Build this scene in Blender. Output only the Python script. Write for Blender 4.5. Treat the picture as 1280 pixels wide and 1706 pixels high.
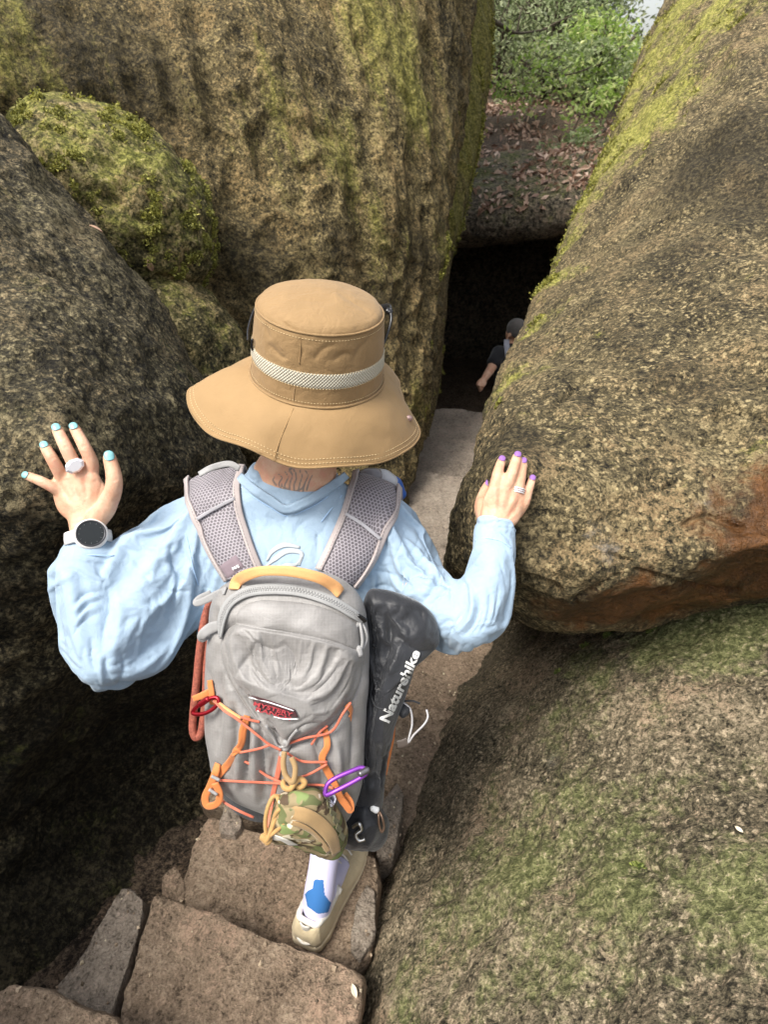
import bpy, bmesh, math, random
import numpy as np
from mathutils import Vector, Matrix
from mathutils.bvhtree import BVHTree

random.seed(7)
R = math.radians
SC = bpy.context.scene
COL = SC.collection
for _o in list(bpy.data.objects):
    bpy.data.objects.remove(_o)

# ------------------------------------------------------------------ camera
FPX, CX, CY = 950.0, 640.0, 853.0
PITCH = R(36.0)
CAM = np.array((0.0, 0.0, 1.6))
SP, CP = math.sin(PITCH), math.cos(PITCH)
cam = bpy.data.cameras.new('camera')
cam.sensor_fit = 'VERTICAL'
cam.sensor_height = 24.0
cam.lens = 24.0 * FPX / 1706.0
cam.clip_start = 0.05
cam.clip_end = 600
cam.dof.use_dof = True
cam.dof.focus_distance = 0.95
cam.dof.aperture_fstop = cam.lens / 2.6
co = bpy.data.objects.new('camera', cam)
COL.objects.link(co)
co.location = CAM
co.rotation_euler = (R(90) - PITCH, 0, 0)
SC.camera = co

# ------------------------------------------------------------------ sky, sun, exposure
SUN_EL, SUN_AZ = R(60), R(238)      # azimuth clockwise from +Y: where the light comes from
w = bpy.data.worlds.new('World')
SC.world = w
w.use_nodes = True
nt = w.node_tree
nt.nodes.clear()
wo = nt.nodes.new('ShaderNodeOutputWorld')
bg = nt.nodes.new('ShaderNodeBackground')
sk = nt.nodes.new('ShaderNodeTexSky')
sk.sky_type = 'NISHITA'
sk.sun_disc = False
sk.sun_elevation = SUN_EL
sk.sun_rotation = SUN_AZ
sk.air_density = 1.3
sk.dust_density = 4.0
sk.ozone_density = 1.0
hs = nt.nodes.new('ShaderNodeHueSaturation')
hs.inputs['Saturation'].default_value = 0.35
nt.links.new(sk.outputs[0], hs.inputs['Color'])
nt.links.new(hs.outputs[0], bg.inputs[0])
bg.inputs[1].default_value = 0.125
nt.links.new(bg.outputs[0], wo.inputs[0])
sl = bpy.data.lights.new('sun', 'SUN')
sl.energy = 2.0
sl.angle = R(24)
sl.color = (1.0, 0.95, 0.87)
so = bpy.data.objects.new('sun', sl)
COL.objects.link(so)
sd = Vector((math.sin(SUN_AZ) * math.cos(SUN_EL), math.cos(SUN_AZ) * math.cos(SUN_EL), math.sin(SUN_EL)))
so.rotation_euler = (-sd).to_track_quat('-Z', 'Y').to_euler()
so.location = (0, 0, 20)
SC.view_settings.view_transform = 'Standard'
SC.view_settings.look = 'None'
SC.view_settings.exposure = 1.2
SC.view_settings.gamma = 1.0
SC.cycles.use_denoising = True
SC.cycles.max_bounces = 8

# ------------------------------------------------------------------ small helpers
def P(px, py, d):
    x = (px - CX) / FPX * d
    y = (CY - py) / FPX * d
    return np.array((x, d * CP + y * SP, 1.6 - d * SP + y * CP))

def PA(a):
    a = np.asarray(a, float)
    x = (a[..., 0] - CX) / FPX * a[..., 2]
    y = (CY - a[..., 1]) / FPX * a[..., 2]
    d = a[..., 2]
    return np.stack((x, d * CP + y * SP, 1.6 - d * SP + y * CP), -1)

def PZ(px, py, z):
    x = (px - CX) / FPX
    y = (CY - py) / FPX
    t = (z - 1.6) / (-SP + y * CP)
    return np.array((x * t, (CP + y * SP) * t, z))

FWD = np.array((0, CP, -SP))
UPV = np.array((0, SP, CP))
RGT = np.array((1.0, 0, 0))

def project(v):
    q = np.asarray(v, float) - CAM
    d = q @ FWD
    d = np.where(np.abs(d) < 1e-6, 1e-6, d)
    return np.stack((CX + q[..., 0] / d * FPX, CY - (q @ UPV) / d * FPX, d), -1)

_perm = {}
def _tables(seed):
    if seed not in _perm:
        r = np.random.RandomState(seed)
        p = r.permutation(256)
        g = r.normal(size=(256, 3))
        g /= np.linalg.norm(g, axis=1)[:, None]
        _perm[seed] = (np.concatenate((p, p, p)), g)
    return _perm[seed]

def pnoise(p, seed=1):
    pm, g = _tables(seed)
    i = np.floor(p).astype(int)
    f = p - i
    i &= 255
    u = f * f * f * (f * (f * 6 - 15) + 10)
    out = 0
    for a in (0, 1):
        wa = u[:, 0] if a else 1 - u[:, 0]
        for b in (0, 1):
            wb = u[:, 1] if b else 1 - u[:, 1]
            for c in (0, 1):
                wc = u[:, 2] if c else 1 - u[:, 2]
                h = pm[pm[pm[(i[:, 0] + a) & 255] + ((i[:, 1] + b) & 255)] + ((i[:, 2] + c) & 255)]
                gr = g[h]
                out = out + wa * wb * wc * ((f[:, 0] - a) * gr[:, 0] + (f[:, 1] - b) * gr[:, 1] + (f[:, 2] - c) * gr[:, 2])
    return out * 1.6

def fbm(p, octv=4, lac=2.03, gain=0.5, seed=1):
    s, a, k = 0, 1.0, 1.0
    for o in range(octv):
        s = s + a * pnoise(p * k + 17.3 * o, seed + o)
        a *= gain
        k *= lac
    return s

def catmull(n, c, closed=False):
    """n x c matrix of Catmull-Rom weights over c control points."""
    M = np.zeros((n, c))
    for r in range(n):
        t = r / n * c if closed else r / (n - 1) * (c - 1)
        i = int(math.floor(t))
        if not closed:
            i = min(i, c - 2)
        f = t - i
        ww = (-0.5 * f + f * f - 0.5 * f ** 3, 1 - 2.5 * f * f + 1.5 * f ** 3, 0.5 * f + 2 * f * f - 1.5 * f ** 3, -0.5 * f * f + 0.5 * f ** 3)
        for k in range(4):
            j = i - 1 + k
            if closed:
                M[r, j % c] += ww[k]
            elif j < 0:
                M[r, 0] += 2 * ww[k]
                M[r, 1] -= ww[k]
            elif j > c - 1:
                M[r, c - 1] += 2 * ww[k]
                M[r, c - 2] -= ww[k]
            else:
                M[r, j] += ww[k]
    return M

def curve_pts(ctrl, n, closed=False):
    ctrl = np.asarray(ctrl, float)
    return catmull(n, len(ctrl), closed) @ ctrl

def resample(pts, n, closed=False):
    p = np.asarray(pts, float)
    if closed:
        p = np.vstack((p, p[:1]))
    s = np.concatenate(([0], np.cumsum(np.linalg.norm(np.diff(p[:, :2] if p.shape[1] == 2 else p, axis=0), axis=1))))
    t = np.linspace(0, s[-1], n + 1)[:-1] if closed else np.linspace(0, s[-1], n)
    return np.stack([np.interp(t, s, p[:, k]) for k in range(p.shape[1])], -1)

def mesh_from(name, v, f, smooth=True):
    me = bpy.data.meshes.new(name)
    me.from_pydata([tuple(map(float, x)) for x in v], [], [tuple(map(int, x)) for x in f])
    if smooth:
        me.polygons.foreach_set('use_smooth', [True] * len(me.polygons))
    me.update()
    return me

def obj(name, me, mat=None, parent=None, **props):
    o = bpy.data.objects.new(name, me)
    COL.objects.link(o)
    if mat is not None and me is not None:
        me.materials.clear()
        me.materials.append(mat)
    if parent is not None:
        o.parent = parent
    for k, v in props.items():
        o[k] = v
    return o

def empty(name, loc=(0, 0, 0), **props):
    """An Empty at the thing's base; children are built in world space, so its inverse is baked."""
    o = bpy.data.objects.new(name, None)
    COL.objects.link(o)
    o.empty_display_size = 0.1
    for k, v in props.items():
        o[k] = v
    return o

def verts_of(me):
    a = np.empty(len(me.vertices) * 3)
    me.vertices.foreach_get('co', a)
    return a.reshape(-1, 3)

def norms_of(me):
    a = np.empty(len(me.vertices) * 3)
    me.vertices.foreach_get('normal', a)
    return a.reshape(-1, 3)

def set_verts(me, v):
    me.vertices.foreach_set('co', np.asarray(v, np.float32).ravel())
    me.update()

def attr(me, name, vals):
    a = me.attributes.new(name, 'FLOAT', 'POINT')
    a.data.foreach_set('value', np.asarray(vals, np.float32))

def grid_faces(nr, nc, wrap=False, off=0):
    f = []
    for i in range(nr - 1):
        for j in range(nc if wrap else nc - 1):
            a = i * nc + j
            b = i * nc + (j + 1) % nc
            f.append((off + a, off + b, off + b + nc, off + a + nc))
    return f

def bvh_of(me):
    v = verts_of(me)
    return BVHTree.FromPolygons([Vector(x) for x in v], [tuple(p.vertices) for p in me.polygons])

def merge(parts):
    V, F, n = [], [], 0
    for v, f in parts:
        v = np.asarray(v)
        V.append(v)
        F += [tuple(i + n for i in q) for q in f]
        n += len(v)
    return np.vstack(V), F

def loft(secs, nseg=28, nlen=None, cap=True, power=2.0):
    """secs: list of (centre, ra, rb, refdir); elliptical tube with rounded caps -> (verts, faces)."""
    n = len(secs)
    nlen = nlen or max(6, n * 6)
    C = np.array([s[0] for s in secs], float)
    A = np.array([[s[1], s[2]] for s in secs], float)
    D = np.array([s[3] if len(s) > 3 else (1, 0, 0) for s in secs], float)
    M = catmull(nlen, n)
    C, A, D = M @ C, np.maximum(M @ A, 1e-4), M @ D
    T = np.gradient(C, axis=0)
    T /= np.linalg.norm(T, axis=1)[:, None] + 1e-12
    rows = []
    th = np.linspace(0, 2 * math.pi, nseg, endpoint=False)
    def ring(c, t, d, a, b, s=1.0):
        u = d - t * (d @ t)
        if np.linalg.norm(u) < 1e-5:
            u = np.cross(t, (0.3, 0.5, 0.8))
        u /= np.linalg.norm(u)
        v = np.cross(t, u)
        cx, sx = np.cos(th), np.sin(th)
        e = 2.0 / power
        cx = np.sign(cx) * np.abs(cx) ** e
        sx = np.sign(sx) * np.abs(sx) ** e
        return c + s * (a * cx[:, None] * u + b * sx[:, None] * v)
    if cap:
        r0 = min(A[0])
        for q in (1.0, 0.8, 0.5, 0.2):
            rows.append(ring(C[0] - T[0] * r0 * q * .9, T[0], D[0], A[0, 0], A[0, 1], max(0.02, math.sqrt(max(0, 1 - q * q)))))
    for i in range(nlen):
        rows.append(ring(C[i], T[i], D[i], A[i, 0], A[i, 1]))
    if cap:
        r0 = min(A[-1])
        for q in (0.2, 0.5, 0.8, 1.0):
            rows.append(ring(C[-1] + T[-1] * r0 * q * .9, T[-1], D[-1], A[-1, 0], A[-1, 1], max(0.02, math.sqrt(max(0, 1 - q * q)))))
    V = np.vstack(rows)
    F = grid_faces(len(rows), nseg, True)
    F.append(tuple(range(nseg))[::-1])
    F.append(tuple(range((len(rows) - 1) * nseg, len(rows) * nseg)))
    return V, F

def tube(pts, r, nseg=8, n=None, closed=False):
    pts = np.asarray(pts, float)
    n = n or len(pts) * 5
    C = curve_pts(pts, n, closed)
    if np.isscalar(r):
        rr = np.full(n, r)
    else:
        rr = np.interp(np.linspace(0, 1, n), np.linspace(0, 1, len(r)), r)
    T = (np.roll(C, -1, 0) - np.roll(C, 1, 0)) if closed else np.gradient(C, axis=0)
    T /= np.linalg.norm(T, axis=1)[:, None] + 1e-12
    u = np.cross(T[0], (0.21, 0.43, 0.87))
    u /= np.linalg.norm(u)
    V = []
    th = np.linspace(0, 2 * math.pi, nseg, endpoint=False)
    for i in range(n):
        u = u - T[i] * (u @ T[i])
        u /= np.linalg.norm(u) + 1e-12
        v = np.cross(T[i], u)
        V.append(C[i] + rr[i] * (np.cos(th)[:, None] * u + np.sin(th)[:, None] * v))
    F = grid_faces(n, nseg, True)
    if closed:
        a = (n - 1) * nseg
        # match the twist between last and first ring
        k = int(np.argmin([np.linalg.norm(V[-1][0] - V[0][s]) for s in range(nseg)]))
        F += [(a + j, a + (j + 1) % nseg, (j + 1 + k) % nseg, (j + k) % nseg) for j in range(nseg)]
    else:
        F.append(tuple(range(nseg))[::-1])
        F.append(tuple(range((n - 1) * nseg, n * nseg)))
    return np.vstack(V), F

def apply_mods(me, mods, name='mesh'):
    o = bpy.data.objects.new('tmp', me)
    COL.objects.link(o)
    for t, kw in mods:
        m = o.modifiers.new(t, t)
        for k, v in kw.items():
            setattr(m, k, v)
    bpy.context.view_layer.update()
    dg = bpy.context.evaluated_depsgraph_get()
    out = bpy.data.meshes.new_from_object(o.evaluated_get(dg))
    bpy.data.objects.remove(o)
    bpy.data.meshes.remove(me)
    out.name = name
    out.polygons.foreach_set('use_smooth', [True] * len(out.polygons))
    out.update()
    return out

def union(parts, voxel, smooth=4, name='mesh', fac=0.5):
    v, f = merge(parts)
    me = mesh_from(name, v, f)
    return apply_mods(me, [('REMESH', dict(mode='VOXEL', voxel_size=voxel)), ('SMOOTH', dict(factor=fac, iterations=smooth))], name)

def ray(bvh, px, py):
    d = P(px, py, 1.0) - CAM
    d /= np.linalg.norm(d)
    h = bvh.ray_cast(Vector(CAM), Vector(d))
    if h[0] is None:
        return None, None
    return np.array(h[0]), np.array(h[1])

def on_surf(bvh, pts, off=0.0, dflt=0.9):
    """Lay points (px,py) on a surface as seen from the viewpoint; (px,py,d) points stay where they are."""
    out, nn = [], []
    last = dflt
    for p in pts:
        if len(p) > 2 and p[2] is not None:
            out.append(P(*p))
            nn.append(-FWD)
            continue
        h, n = ray(bvh, p[0], p[1])
        if h is None:
            q = P(p[0], p[1], last)
            loc, n2, _, _ = bvh.find_nearest(Vector(q))
            out.append(q)
            nn.append(np.array(n2) if n2 is not None else -FWD)
        else:
            if n @ (CAM - h) < 0:
                n = -n
            last = (h - CAM) @ FWD
            out.append(h + n * off)
            nn.append(n)
    return np.array(out), np.array(nn)

def ribbon(pts, normals, wdt, th=0.002, n=None):
    """Flat strap along pts with given surface normals; rounded-rectangle section."""
    m = len(pts)
    n = n or m * 6
    C, N = curve_pts(pts, n), curve_pts(normals, n)
    W = np.interp(np.linspace(0, 1, n), np.linspace(0, 1, len(wdt)), wdt) if not np.isscalar(wdt) else np.full(n, wdt)
    T = np.gradient(C, axis=0)
    T /= np.linalg.norm(T, axis=1)[:, None] + 1e-12
    prof = [(-.5, 0), (-.5, .6), (-.47, 1), (-.2, 1), (0, 1), (.2, 1), (.47, 1), (.5, .6), (.5, 0), (0, 0)]
    V = []
    for i in range(n):
        b = np.cross(N[i], T[i])
        b /= np.linalg.norm(b) + 1e-12
        nn = np.cross(T[i], b)
        for a, h in prof:
            V.append(C[i] + b * a * W[i] + nn * h * th)
    k = len(prof)
    F = grid_faces(n, k, True)
    F.append(tuple(range(k))[::-1])
    F.append(tuple(range((n - 1) * k, n * k)))
    return np.array(V), F

def pillow(outline, d0, sx=0.0, sy=0.0, H=0.05, back=0.05, nr=36, no=150, e1=2.4, e2=0.6, centre=None, inset=0.12, spline=True):
    """Cushion-like closed body: outline in (px,py) laid on a plane at depth d0, front bulging by H to the viewer, back extruded."""
    o = np.asarray(outline, float)
    oc = curve_pts(o, 600, True) if spline else np.asarray(o)
    oc = resample(oc, no, True)
    c = np.array(centre, float) if centre is not None else oc.mean(0)
    rows = []
    def lay(q, off):
        d = d0 + sx * (q[:, 0] - c[0]) + sy * (q[:, 1] - c[1]) + off
        return PA(np.column_stack((q, d)))
    for k in range(1, nr + 1):
        r = k / nr
        h = H * max(0.0, 1 - r ** e1) ** e2
        rows.append(lay(c + (oc - c) * r, np.full(no, -h)))
    for k in range(1, 11):
        t = k / 10
        s = 1 - inset * t * t
        rows.append(lay(c + (oc - c) * s, np.full(no, back * (1 - (1 - t) ** 1.3))))
    for s in (0.6, 0.2):
        rows.append(lay(c + (oc - c) * s, np.full(no, back * 1.02)))
    V = np.vstack(rows + [lay(c[None], np.array([-H])), lay(c[None], np.array([back * 1.02]))])
    nrow = len(rows)
    F = [q[::-1] for q in grid_faces(nrow, no, True)]
    a, b = nrow * no, nrow * no + 1
    F += [(a, (j + 1) % no, j)[::1] for j in range(no)]
    F += [(b, (nrow - 1) * no + j, (nrow - 1) * no + (j + 1) % no) for j in range(no)]
    return V, F

def fix_normals(me):
    bm = bmesh.new()
    bm.from_mesh(me)
    bmesh.ops.recalc_face_normals(bm, faces=bm.faces)
    bm.to_mesh(me)
    bm.free()
    me.update()
    return me

def seg_dist(q, poly):
    """distance (px) of points q to polyline and signed side, parameter along it."""
    best = np.full(len(q), 1e9)
    side = np.zeros(len(q))
    par = np.zeros(len(q))
    L = np.concatenate(([0], np.cumsum(np.linalg.norm(np.diff(poly, axis=0), axis=1))))
    for i in range(len(poly) - 1):
        a, b = poly[i], poly[i + 1]
        ab = b - a
        t = np.clip(((q - a) @ ab) / (ab @ ab + 1e-9), 0, 1)
        r = q - a - t[:, None] * ab
        d = np.linalg.norm(r, axis=1)
        s = np.sign(ab[0] * r[:, 1] - ab[1] * r[:, 0])
        m = d < best
        best[m] = d[m]
        side[m] = s[m]
        par[m] = ((L[i] + t * np.linalg.norm(ab)) / L[-1])[m]
    return best, side, par

def folds(me, lines):
    """Press creases and raise ridges in a surface. lines: (polyline px, width px, amp m, kind) kind 'v' valley, 'r' ridge, 's' step."""
    v, n = verts_of(me), norms_of(me)
    pj = project(v)
    view = CAM - v
    view /= np.linalg.norm(view, axis=1)[:, None]
    facing = np.clip((n * view).sum(1) * 3, 0, 1)
    disp = np.zeros(len(v))
    for poly, wd, amp, kind in lines:
        poly = curve_pts(np.asarray(poly, float), max(8, 6 * len(poly)))
        lo, hi = poly.min(0) - 4 * wd, poly.max(0) + 4 * wd
        m = np.where((pj[:, 0] > lo[0]) & (pj[:, 0] < hi[0]) & (pj[:, 1] > lo[1]) & (pj[:, 1] < hi[1]) & (facing > 0))[0]
        if not len(m):
            continue
        d, s, t = seg_dist(pj[m, :2], poly)
        env = np.clip(np.sin(np.clip(t, 0, 1) * math.pi), 0, 1) ** 0.6 if kind != 'e' else 1.0
        x = d / wd
        if kind == 'r':
            h = np.exp(-(x / 1.15) ** 2)
        elif kind in 've':
            h = -np.exp(-x * 1.1)
        else:
            h = s * np.exp(-(x * .5) ** 2) * np.tanh(x * 2)
        disp[m] += amp * h * env * facing[m]
    set_verts(me, v + n * disp[:, None])
    return me

def cloth_sim(me, collider=None, pin=None, shr=None, smin=-.05, smax=-.18, frames=26, grav=.5, bend=2.0, tens=25.0, qual=5, press=0.0, name='cloth'):
    """let a garment with a little too much fabric settle, so that it creases by itself"""
    o = bpy.data.objects.new('cl', me)
    COL.objects.link(o)
    for nm, w in (('pin', pin), ('shr', shr)):
        g = o.vertex_groups.new(name=nm)
        q = np.round(w, 1)
        for val in np.unique(q):
            if val > 0:
                g.add([int(i) for i in np.where(q == val)[0]], float(val), 'REPLACE')
    m = o.modifiers.new('Cloth', 'CLOTH')
    st = m.settings
    st.quality = qual
    st.mass = .15
    st.vertex_group_mass = 'pin'
    st.pin_stiffness = 2
    st.tension_stiffness = st.compression_stiffness = tens
    st.shear_stiffness = tens * .5
    st.bending_stiffness = bend
    st.tension_damping = st.compression_damping = st.shear_damping = 8
    st.bending_damping = 1
    st.air_damping = 4
    st.shrink_min, st.shrink_max = smin, smax
    st.vertex_group_shrink = 'shr'
    st.effector_weights.gravity = grav
    if press:
        st.use_pressure = True
        st.uniform_pressure_force = press
    m.collision_settings.use_collision = collider is not None
    m.collision_settings.distance_min = .003
    m.point_cache.frame_start, m.point_cache.frame_end = 1, frames + 1
    c = None
    if collider is not None:
        c = bpy.data.objects.new('col', collider)
        COL.objects.link(c)
        c.modifiers.new('Collision', 'COLLISION')
        c.collision.thickness_outer = .002
        c.collision.damping = .8
    for f in range(1, frames + 1):
        SC.frame_set(f)
    out = bpy.data.meshes.new_from_object(o.evaluated_get(bpy.context.evaluated_depsgraph_get()))
    bpy.data.objects.remove(o)
    if c is not None:
        bpy.data.objects.remove(c)
    SC.frame_set(1)
    out.name = name
    return out

# ------------------------------------------------------------------ material helper
class Mat:
    def __init__(s, name):
        s.m = bpy.data.materials.new(name)
        s.m.use_nodes = True
        s.t = s.m.node_tree
        s.b = s.t.nodes['Principled BSDF']
        s.o = s.t.nodes['Material Output']
    def node(s, typ, props=None, **ins):
        n = s.t.nodes.new('ShaderNode' + typ)
        for k, v in (props or {}).items():
            setattr(n, k, v)
        for k, v in ins.items():
            s.put(n, int(k[1:]) if k[0] == 'i' and k[1:].isdigit() else k.replace('_', ' '), v)
        return n
    def put(s, n, key, v):
        sock = n.inputs[key]
        if isinstance(v, bpy.types.NodeSocket):
            s.t.links.new(v, sock)
        elif isinstance(v, bpy.types.Node):
            s.t.links.new(v.outputs[0], sock)
        else:
            if sock.type == 'RGBA' and len(v) == 3:
                v = (*v, 1)
            sock.default_value = v
    def noise(s, vec, scale, detail=5, rough=0.6, dist=0.0):
        return s.node('TexNoise', Vector=vec, Scale=scale, Detail=detail, Roughness=rough, Distortion=dist).outputs[0]
    def voro(s, vec, scale, feature='F1', out=0, rnd=1.0):
        n = s.node('TexVoronoi', dict(feature=feature), Vector=vec, Scale=scale, Randomness=rnd)
        return n.outputs[out]
    def math(s, op, a, b=0.0, c=0.0, clamp=False):
        n = s.node('Math', dict(operation=op, use_clamp=clamp), i0=a, i1=b)
        if op in ('MULTIPLY_ADD', 'SMOOTH_MIN', 'SMOOTH_MAX'):
            s.put(n, 2, c)
        return n.outputs[0]
    def rng(s, v, a, b, c=0.0, d=1.0, smooth=True):
        n = s.node('MapRange', dict(interpolation_type='SMOOTHSTEP' if smooth else 'LINEAR'))
        s.put(n, 0, v); s.put(n, 1, a); s.put(n, 2, b); s.put(n, 3, c); s.put(n, 4, d)
        return n.outputs[0]
    def mix(s, f, a, b, mode='MIX'):
        n = s.node('Mix', dict(data_type='RGBA', blend_type=mode))
        s.put(n, 0, f); s.put(n, 6, a); s.put(n, 7, b)
        return n.outputs[2]
    def ramp(s, f, stops):
        n = s.node('ValToRGB', i0=f)
        e = n.color_ramp.elements
        while len(e) < len(stops):
            e.new(0.5)
        for q, (p, c) in zip(e, stops):
            q.position = p
            q.color = (*c, 1) if len(c) == 3 else c
        return n.outputs[0]
    def bump(s, h, dist=0.01, strength=1.0, prev=None):
        n = s.node('Bump', Height=h, Distance=dist, Strength=strength)
        if prev is not None:
            s.put(n, 'Normal', prev)
        return n.outputs[0]
    def objc(s):
        return s.node('TexCoord').outputs['Object']
    def attr(s, name):
        return s.node('Attribute', dict(attribute_name=name)).outputs['Fac']
    def done(s, color, rough=0.8, normal=None, **kw):
        s.put(s.b, 'Base Color', color)
        s.put(s.b, 'Roughness', rough)
        if normal is not None:
            s.put(s.b, 'Normal', normal)
        for k, v in kw.items():
            s.put(s.b, k.replace('_', ' '), v)
        return s.m
# ------------------------------------------------------------------ rock materials
def rock_mat(name, dark, mid, light, fleck, moss=((.09, .11, .02), (.2, .22, .04)), mossamt=0.0, streak=None, wet=None, up=0.25, fl=0.6, sc=1.0, gr=1.0, ga=1.75, pt=.8):
    M = Mat(name)
    c = M.objc()
    if streak is not None:
        r = Vector(streak).normalized()
        q = Vector((0, 0, 1)).rotation_difference(r).to_euler()
        vr = M.node('VectorRotate', dict(rotation_type='EULER_XYZ', invert=True), Vector=c, Rotation=tuple(q)).outputs[0]
        cs = M.node('VectorMath', dict(operation='MULTIPLY'), i0=vr, i1=(1, 1, .2)).outputs[0]
    else:
        cs = c
    big = M.noise(cs, 3.2 * sc, 4, .55)
    m1 = M.noise(cs, 13 * sc, 6, .66, .4)
    f1 = M.noise(c, 62, 5, .75)
    f2 = M.noise(c, 170 * gr, 3, .6)
    # crystals: every cell of two sizes has its own tone
    wob = M.node('VectorMath', dict(operation='ADD'), i0=c, i1=M.node('VectorMath', dict(operation='SCALE'), i0=M.node('TexNoise', Vector=c, Scale=120.0 * gr).outputs['Color'], Scale=.006 / gr)).outputs[0]
    def cells(scale):
        v = M.node('TexVoronoi', dict(feature='F1'), Vector=wob, Scale=scale)
        return M.node('SeparateColor', i0=v.outputs['Color']).outputs[0]
    ca, cb = cells(115 * gr), cells(230 * gr)
    patchy = M.noise(c, 55 * gr, 4, .62)
    grain = M.math('ADD', M.math('MULTIPLY', M.math('SUBTRACT', ca, .5), .22), M.math('MULTIPLY', M.math('SUBTRACT', cb, .5), .16))
    grain = M.math('ADD', M.math('ADD', grain, patchy), M.math('MULTIPLY', M.math('SUBTRACT', f2, .5), .3))
    t = M.math('ADD', M.math('MULTIPLY', M.math('SUBTRACT', big, .5), .75), M.math('MULTIPLY', M.math('SUBTRACT', m1, .5), .75))
    t = M.math('ADD', t, M.math('MULTIPLY', M.math('SUBTRACT', grain, .5), ga))
    t = M.math('ADD', t, M.math('MULTIPLY', M.math('SUBTRACT', f2, .5), .7))
    t = M.math('ADD', t, .47)
    hue = M.rng(M.noise(c, 5.5, 3, .6), .42, .62)
    lt = M.mix(hue, light, tuple(light[k] * (1.07, .96, .95)[k] for k in range(3)))
    col = M.mix(M.rng(t, .12, .46), dark, mid)
    col = M.mix(M.rng(t, .46, .74), col, lt)
    # crusty lichen flecks
    vor = M.voro(wob, 58 * gr)
    flk = M.math('MULTIPLY', M.rng(vor, .36, .2), M.rng(M.noise(c, 19, 4, .6), .42, .60))
    col = M.mix(M.math('MULTIPLY', flk, fl), col, fleck)
    flk2 = M.rng(grain, .64, .76)
    col = M.mix(M.math('MULTIPLY', flk2, fl), col, fleck)
    pit = M.rng(grain, .36, .26)
    col = M.mix(M.math('MULTIPLY', pit, pt), col, tuple(x * .5 for x in dark))
    drk = M.rng(M.math('ADD', M.attr('dark'), M.math('MULTIPLY', M.math('SUBTRACT', m1, .5), 1.3)), .25, .8)  # dark patches; on the side boulders and slab they paint shade
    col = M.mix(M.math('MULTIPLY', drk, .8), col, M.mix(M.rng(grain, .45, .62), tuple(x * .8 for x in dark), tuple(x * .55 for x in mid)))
    # moss
    nz = M.node('SeparateXYZ', i0=M.node('NewGeometry').outputs['Normal']).outputs[2]
    ms = M.math('ADD', M.attr('moss'), M.math('MULTIPLY', nz, up))
    ms = M.math('ADD', ms, M.math('MULTIPLY', M.math('SUBTRACT', M.noise(cs, 8 * sc, 6, .7), .5), 1.7))
    ms = M.math('ADD', ms, M.math('MULTIPLY', M.math('SUBTRACT', f1, .5), .9))
    msk = M.rng(ms, .32 - mossamt, .8 - mossamt)
    mcol = M.mix(M.rng(grain, .33, .68), moss[0], moss[1])
    mcol = M.mix(M.math('MULTIPLY', flk2, .65), mcol, fleck)
    col = M.mix(M.math('MULTIPLY', msk, .88), col, mcol)
    wt = M.attr('wet')
    wm = M.rng(M.math('ADD', wt, M.math('MULTIPLY', M.math('SUBTRACT', m1, .5), .9)), .3, .62)
    if wet is not None:
        wc = M.ramp(M.math('ADD', M.math('MULTIPLY', m1, .6), M.math('MULTIPLY', f1, .4)), [(.36, tuple(x * .12 for x in wet)), (.52, tuple(x * .5 for x in wet)), (.66, wet)])
        col = M.mix(wm, col, wc)
    scf = M.attr('pale')
    col = M.mix(M.rng(M.math('ADD', scf, M.math('MULTIPLY', M.math('SUBTRACT', f1, .5), 1.0)), .3, .9), col, (.30, .27, .23))
    rough = M.rng(wm, 0, 1, .88, .3)
    n = M.bump(m1, .035, .8)
    n = M.bump(f1, .008, 1.0, n)
    n = M.bump(patchy, .012 / gr, 1.0, n)
    n = M.bump(ca, .0016 / gr, .8, n)
    n = M.bump(f2, .003, 1.0, n)
    M.done(col, rough, n)
    M.put(M.b, 'Specular IOR Level', .3)
    return M.m

TAN = (.36, .26, .14)
M_wall = rock_mat('rock_wall', (.022, .017, .007), (.105, .080, .034), (.28, .212, .090), (.44, .34, .165), ((.085, .08, .016), (.27, .245, .055)), .15, streak=P(520, 390, 2.4) - P(420, 80, 2.4), up=.1, fl=.45, gr=.85, ga=1.15)
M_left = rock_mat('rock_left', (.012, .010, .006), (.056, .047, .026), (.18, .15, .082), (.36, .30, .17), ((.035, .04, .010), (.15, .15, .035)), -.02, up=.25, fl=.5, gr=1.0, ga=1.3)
M_bump = rock_mat('rock_mossy', (.018, .016, .006), (.10, .085, .034), (.28, .225, .10), (.50, .40, .21), ((.085, .09, .014), (.32, .31, .065)), .2, up=.2, fl=.6, gr=.8, ga=1.3)
M_right = rock_mat('rock_right', (.018, .014, .007), (.090, .072, .036), (.25, .195, .100), (.48, .38, .20), ((.12, .125, .020), (.42, .40, .09)), -.02, wet=(.22, .098, .032), up=.15, fl=.7, gr=1.25, ga=1.25)
M_low = rock_mat('rock_low', (.035, .029, .017), (.140, .116, .072), (.31, .25, .165), (.53, .43, .29), ((.085, .095, .032), (.24, .25, .10)), .02, up=.22, fl=.65, gr=1.3, ga=1.25)
M_cave = rock_mat('rock_cave', (.03, .026, .02), (.12, .10, .072), (.24, .20, .14), (.34, .28, .20), ((.05, .06, .015), (.16, .17, .05)), -.05, up=.3, fl=.3, gr=.4)
M_step = rock_mat('step_stone', (.11, .078, .052), (.28, .205, .14), (.40, .305, .215), (.52, .40, .27), ((.06, .06, .02), (.12, .12, .04)), -.42, up=.05, fl=.3, gr=1.1, ga=.85, pt=.25)
M_stepg = rock_mat('step_stone_grey', (.12, .098, .075), (.28, .23, .18), (.38, .325, .26), (.46, .39, .31), ((.06, .06, .02), (.12, .12, .04)), -.42, up=.05, fl=.2, gr=1.1, ga=.7, pt=.25)

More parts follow.
